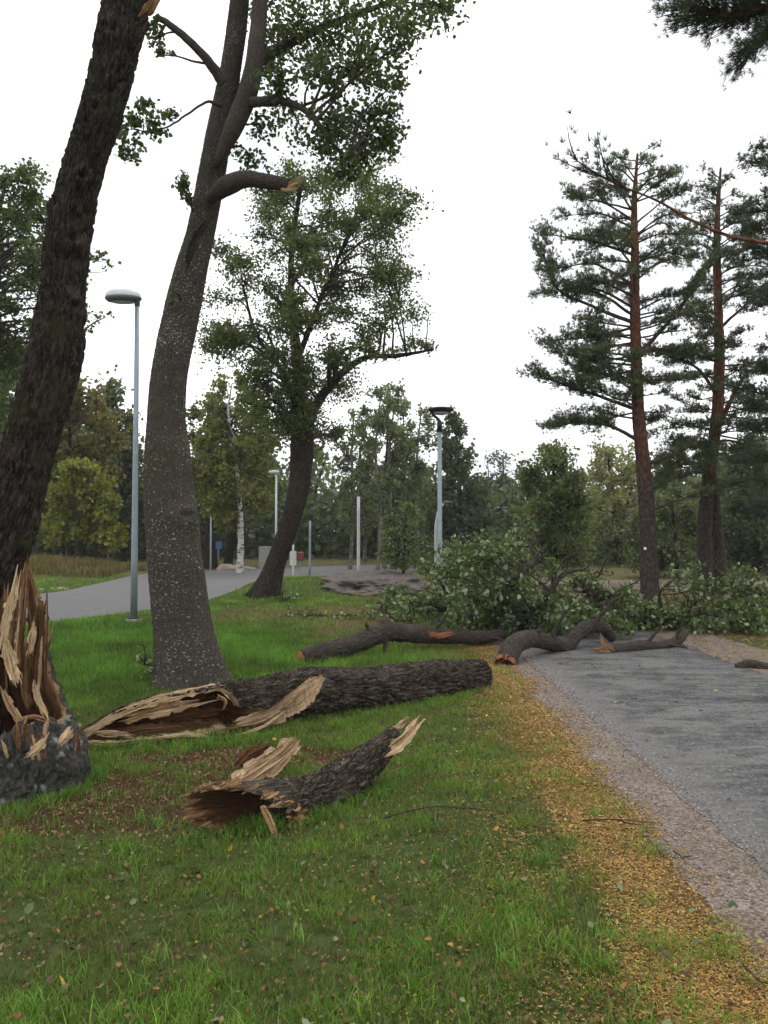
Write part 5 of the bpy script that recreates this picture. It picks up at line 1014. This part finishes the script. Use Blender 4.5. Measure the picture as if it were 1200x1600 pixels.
# ------------------------------------------------------------------ rocks
def m_rock(name, a, b, c, moss):
    t = NT(name); g = t.n('NewGeometry'); pos = g.outputs['Position']; n1 = t.noise(pos, 1.6, 6, .65).outputs['Fac']; n2_ = t.noise(pos, 11, 5, .7).outputs['Fac']
    col = t.ramp(t.math('ADD', t.math('MULTIPLY', n1, .6), t.math('MULTIPLY', n2_, .4)), (.36, a), (.5, b), (.64, c)); col = t.mix(t.ramp(n1, (.5, 0.), (.6, .8)), col, moss)
    t.base(col, .95, .15); t.bump(n2_, .03, .7); return t.m
ROCK = m_rock('outcrop_rock', (.06, .05, .046), (.125, .108, .10), (.26, .24, .225), (.10, .066, .034)); STONE = m_rock('loose_stone', (.25, .19, .17), (.38, .31, .28), (.5, .44, .4), (.3, .22, .18))
def blob(c, rx, ry, rz, n=48, amp=.25, s=0, fr=1.2):
    m = n // 2; th = np.linspace(0, 2 * np.pi, n, endpoint=False)[None]; ph = np.linspace(-.5, .5 * np.pi, m)[:, None]
    D_ = np.stack([np.cos(ph) * np.cos(th), np.cos(ph) * np.sin(th), np.sin(ph) + 0 * th], -1).reshape(-1, 3)
    k = 1 + amp * fbm(D_ * fr * 1.5 + s, 5, s); V = D_ * k[:, None] * np.array([rx, ry, rz]) + c
    i = np.arange(m - 1)[:, None] * n; j = np.arange(n)[None]; kk = (j + 1) % n
    return V, np.stack([i + j, i + kk, i + n + kk, i + n + j], -1).reshape(-1, 4)
c = W(580, 925, 24.); c[2] = hgt(c[0], c[1]) - .16
V, Q = blob(c, 1.75, 3.6, .5, 130, .3, 4, 1.9); o = mk('rock_outcrop', V, None, Q, ROCK); tag(o, 'low bare rock outcrop with brown moss behind the lawn', 'rock')
for i, (px, py, s) in enumerate([(352, 893, 15), (362, 892, 12), (370, 894, 8), (385, 893, 9), (395, 894, 6)]):
    c = W(px, py, 36.3 + .3 * (i % 2)); c[2] = hgt(c[0], c[1]) + .05; q = M(s, 36); V, Q = blob(c, q, q * .8, q * .55, 20, .4, i * 3); o = mk('loose_stone', V, None, Q, STONE)
    tag(o, 'pinkish loose stone in the low heap at the foot of the birch', 'stone', 'loose stones by the birch')
for i, (px, py, s) in enumerate([(82, 923, 5), (96, 922, 7), (104, 921, 5), (65, 924, 4)]):
    c = W(px, py, 23.6); c[2] = hgt(c[0], c[1]); q = M(s, 24); V, Q = blob(c, q, q * .8, q * .6, 18, .4, i * 5 + 2); o = mk('kerb_stone', V, None, Q, STONE)
    tag(o, 'pale stone at the street edge in front of the dry mound', 'stone', 'stones at the street edge')

# ------------------------------------------------------------------ trees behind
kw = dict(twig_r=.008, limb_r=.2)
leaf_tree('broadleaf_tree', 'airy green tree whose crown shows on both sides of the dark leaning trunk', 'tree', (-70, 930), 19, [[(-70, 935, 40), (-60, 800, 32), (-40, 600, 20), (-20, 420, 10), (10, 280, 3)]],
    rows([(270, -30, 50), (320, -40, 80), (380, -60, 100), (450, -60, 120), (520, -80, 110), (600, -80, 70)], 80, 26, 22) + [(160, 400, 24, 8, .4), (165, 495, 18, 10, .35), (130, 390, 24, 14, .5), (130, 490, 22, 14, .5), (50, 300, 18, 20, .5)], 1.6, .10, (.085, .12, .04), 210, seed=101, **kw)
leaf_tree('yellowing_tree', 'low rounded yellow green tree behind the dry mound', 'tree', (130, 885), 36, [[(128, 888, 8), (126, 830, 6), (130, 760, 3)], [(100, 888, 5), (98, 820, 4), (96, 760, 2)], [(150, 888, 4), (152, 820, 3), (150, 760, 2)]],
    rows([(725, 110, 150), (760, 80, 185), (800, 70, 195), (850, 72, 192)], 60, 17, 14), 1.2, .22, (.19, .21, .030), 150, alt=(.20, .19, .03), altp=.3, seed=111, **kw)
leaf_tree('yellowing_tree', 'taller brownish yellow tree above the rounded yellow green one', 'tree', (112, 880), 41, [[(112, 884, 12), (110, 760, 8), (108, 600, 2)]],
    rows([(580, 100, 130), (620, 70, 165), (680, 60, 185), (750, 60, 190), (800, 70, 190)], 56, 19, 16), 1.6, .26, (.18, .165, .035), 140, alt=(.16, .12, .04), altp=.25, seed=121, **kw)
leaf_tree('dark_green_tree', 'dark green tree standing just left of the tall lamp post', 'tree', (195, 882), 45, [[(192, 884, 10), (188, 740, 7), (180, 620, 2)]],
    rows([(600, 165, 185), (650, 160, 205), (720, 165, 225), (800, 175, 232), (860, 180, 230)], 44, 18, 16), 1.6, .28, (.085, .115, .045), 160, seed=131, **kw)
leaf_tree('dark_green_tree', 'dark green tree behind the leaning trunk, left of the yellow green ones', 'tree', (30, 882), 40, [[(30, 886, 12), (28, 700, 8), (25, 560, 2)]],
    rows([(540, -10, 60), (620, -30, 80), (720, -30, 80), (840, -20, 80)], 44, 22, 20), 1.6, .26, (.10, .145, .035), 150, seed=141, **kw)
leaf_tree('birch_tree', 'drooping yellow green birch with a white trunk beside the street', 'birch', (375, 893), 34, [[(375, 895, 10), (376, 820, 9), (372, 760, 7), (366, 690, 5), (357, 650, 4), (362, 600, 2)]],
    rows([(590, 350, 380), (630, 325, 410), (680, 305, 430), (740, 300, 440), (790, 315, 430), (815, 330, 400)], 74, 17, 19), 1.8, .17, (.145, .165, .042), 150, B_birch, alt=(.15, .14, .04), altp=.25, seed=151, **kw)
leaf_tree('brown_trunk_tree', 'tree with a thick brown trunk at the far street edge, left of the birch', 'tree', (328, 893), 38, [[(328, 894, 21), (330, 820, 16), (330, 740, 12), (325, 650, 4)]],
    rows([(625, 305, 340), (680, 295, 370), (750, 290, 370), (800, 300, 360)], 34, 18, 16), 1.6, .22, (.085, .11, .04), 120, seed=161, **kw)
leaf_tree('brown_trunk_tree', 'slanting brown trunk half hidden behind the birch', 'tree', (358, 892), 42, [[(356, 894, 13), (364, 820, 11), (376, 720, 8), (385, 650, 3)]], rows([(680, 370, 420), (740, 360, 450), (800, 380, 440)], 30, 18, 16), 1.6, .22, (.09, .115, .042), 120, seed=171, **kw)
for i, (px, D, top, w_) in enumerate([(547, 37, 640, 6), (590, 36, 610, 6), (601, 38, 600, 7), (613, 37, 610, 7), (626, 40, 620, 5), (652, 39, 640, 6), (570, 44, 650, 6)]):
    leaf_tree('aspen_tree', 'slender pale trunked tree in the airy clump left of the dark dish lamp', 'tree', (px, 893), D, [[(px, 896, w_), (px + R_.uniform(-6, 6), 800, w_ * .9), (px + R_.uniform(-8, 8), 700, w_ * .6), (px + 6, top, 1.5)]],
        rows([(top, px - 10, px + 14), (top + 40, px - 26, px + 32), (top + 100, px - 30, px + 34), (top + 190, px - 16, px + 20)], 20, 13, 13), 1., .15, (.135, .165, .075), 130, B_pale, 'slender trees by the rock outcrop', seg=8, alt=(.16, .18, .11), altp=.25, seed=200 + i, **kw)
leaf_tree('sapling', 'light green sapling in front of the airy clump', 'sapling', (630, 900), 24, [[(630, 905, 4), (632, 850, 3), (636, 790, 1.5)]], rows([(790, 625, 645), (820, 600, 660), (860, 595, 660), (885, 600, 650)], 22, 13, 12), .6, .11, (.12, .165, .055), 90, seg=8, seed=221, alt=(.15, .19, .09), altp=.25, **kw)
leaf_tree('leafy_tree', 'rounded light green tree just behind the fallen crown', 'tree', (866, 895), 25, [[(866, 905, 9), (864, 820, 7), (866, 720, 2)]],
    rows([(700, 855, 880), (735, 825, 905), (790, 812, 920), (840, 812, 918), (880, 825, 905)], 66, 20, 18), 1.4, .125, (.13, .16, .06), 200, seed=231, alt=(.13, .15, .06), altp=.25, **kw)
leaf_tree('hazy_tree', 'pale grey green thin tree behind the rounded tree', 'tree', (790, 880), 56, [[(790, 884, 6), (788, 800, 5), (786, 710, 2)], [(770, 884, 4), (765, 780, 3), (762, 720, 1)]], rows([(708, 770, 805), (740, 750, 825), (800, 745, 830), (860, 750, 825)], 44, 13, 15), 1.6, .22, (.13, .155, .125), 46, B_pale, seed=241, **kw)
leaf_tree('dark_green_tree', 'dense dark tree right behind the dark dish lamp', 'tree', (715, 886), 42, [[(715, 888, 9), (718, 780, 7), (712, 660, 2)]], rows([(655, 700, 730), (690, 690, 745), (760, 680, 765), (820, 670, 775), (875, 680, 770)], 50, 18, 18), 1.4, .24, (.085, .11, .055), 160, seed=251, alt=(.09, .11, .06), altp=.15, **kw)
leaf_tree('willow_tree', 'pale yellowish drooping tree behind the reddish pine', 'tree', (965, 888), 42, [[(965, 890, 9), (960, 800, 7), (950, 710, 3)], [(962, 830, 6), (985, 770, 4), (1000, 720, 2)]], rows([(702, 935, 985), (730, 920, 1020), (780, 915, 1035), (840, 920, 1040), (880, 920, 1040)], 64, 18, 20), 1.8, .20, (.24, .25, .11), 130, seed=261, alt=(.23, .22, .10), altp=.25, **kw)
leaf_tree('olive_bush', 'large dull olive bush between the two pine trunks', 'bush', (1060, 888), 31, [[(1060, 893, 6), (1055, 840, 5), (1050, 780, 2)], [(1040, 893, 5), (1025, 830, 3), (1015, 780, 1)]], rows([(760, 1020, 1090), (800, 990, 1110), (850, 975, 1110), (885, 980, 1105)], 60, 17, 15), 1.3, .15, (.14, .16, .075), 150, seed=271, **kw)
leaf_tree('dark_green_tree', 'dense dark tree at the edge, right of the twin stemmed pine', 'tree', (1180, 890), 34, [[(1180, 893, 10), (1182, 800, 8), (1185, 700, 3)], [(1158, 905, 5), (1157, 860, 4), (1158, 800, 2)]], rows([(690, 1150, 1230), (760, 1135, 1250), (840, 1130, 1250), (880, 1135, 1250)], 66, 20, 17), 1.6, .2, (.08, .11, .05), 150, seed=281, **kw)
def woods():
    br, lf = Acc(), Acc()
    prof = ([-250, 0, 60, 150, 230, 300, 400, 500, 600, 700, 800, 900, 1000, 1100, 1250, 1500], [520, 560, 590, 640, 690, 680, 690, 700, 715, 735, 745, 750, 730, 700, 650, 600])
    for i in range(130):
        px = R_.uniform(-350, 1550); D = R_.uniform(46, 72); b = W(px, 880, D); b[2] = hgt(b[0], b[1]) - .1
        ty = np.interp(px, *prof) + R_.uniform(-10, 60); tz = W(px, ty, D)[2]; h = max(tz - b[2], 3)
        tube(br, [b, [b[0] + R_.normal() * .3, b[1], b[2] + h * .5], [b[0] + R_.normal() * .5, b[1], b[2] + h]], [.14, .1, .02], 6, 6)
        n = int(190 * h / 8 * 2.4); u = R_.random(n)**.8; rr = h * .31 * np.sin(np.pi * np.clip(.1 + .86 * u, 0, 1)) * R_.random(n)**.4 * (.75 + .5 * vn(np.c_[u * 6, np.full(n, i * 3.), np.zeros(n)], i)); a = R_.uniform(0, 6.283, n)
        base = [(.090, .112, .056), (.110, .138, .060), (.145, .160, .075), (.075, .098, .058), (.18, .185, .10)][R_.choice(5, p=[.3, .3, .14, .18, .08])]
        leaf_mesh(lf, np.stack([b[0] + rr * np.cos(a), b[1] + rr * np.sin(a), b[2] + h * (.12 + .88 * u)], 1) + R_.normal(size=(n, 3)) * .2, .42, leafcols(n, base, .4), .8, .6, False)
    n = 60000; y = R_.uniform(47, 78, n); x = R_.uniform(-.75, .8, n) * y; z = hgt(x, y) + 4.8 * R_.random(n)**1.1 * (.6 + .6 * vn(np.c_[x * .3, y * .3, 0 * x], 5))
    leaf_mesh(lf, np.stack([x, y, z], 1), .5, leafcols(n, (.075, .095, .048), .5), .8, .6, False)
    n = 26000; y = R_.uniform(31, 46, n); x = R_.uniform(1.5, 30, n); q = vn(np.c_[x * .45, y * .45, 0 * x], 8); k = (q > .42) & (y > 31.5 + .06 * x); x, y, q = x[k], y[k], q[k]; n = len(x)
    z = hgt(x, y) + 3.2 * (q - .38) * R_.random(n)**.8 * 1.8
    leaf_mesh(lf, np.stack([x, y, z], 1), .22, leafcols(n, (.062, .080, .036), .5), .7, .6, False)
    root = thing('woods', 'dark mixed woodland closing the view behind the lawn', None, (0, 60, 0)); root['kind'] = 'stuff'
    br.build('trunk', B_far, root, kind='stuff'); lf.build('foliage', LEAF, root, False, kind='stuff')
woods()

# ------------------------------------------------------------------ thin damp air
def haze():
    a = Acc(); box(a, np.array([0, 120, 10.7]), (520, 390, 24.)); o = a.build('haze', None, smooth=False, kind='stuff')
    m = bpy.data.materials.new('damp_air'); m.use_nodes = True; t = m.node_tree
    for n in list(t.nodes): t.nodes.remove(n)
    out = t.nodes.new('ShaderNodeOutputMaterial'); v = t.nodes.new('ShaderNodeVolumePrincipled'); v.inputs['Density'].default_value = .0006; v.inputs['Color'].default_value = (.92, .94, .97, 1); t.links.new(v.outputs[0], out.inputs['Volume'])
    o.data.materials.append(m)
haze()
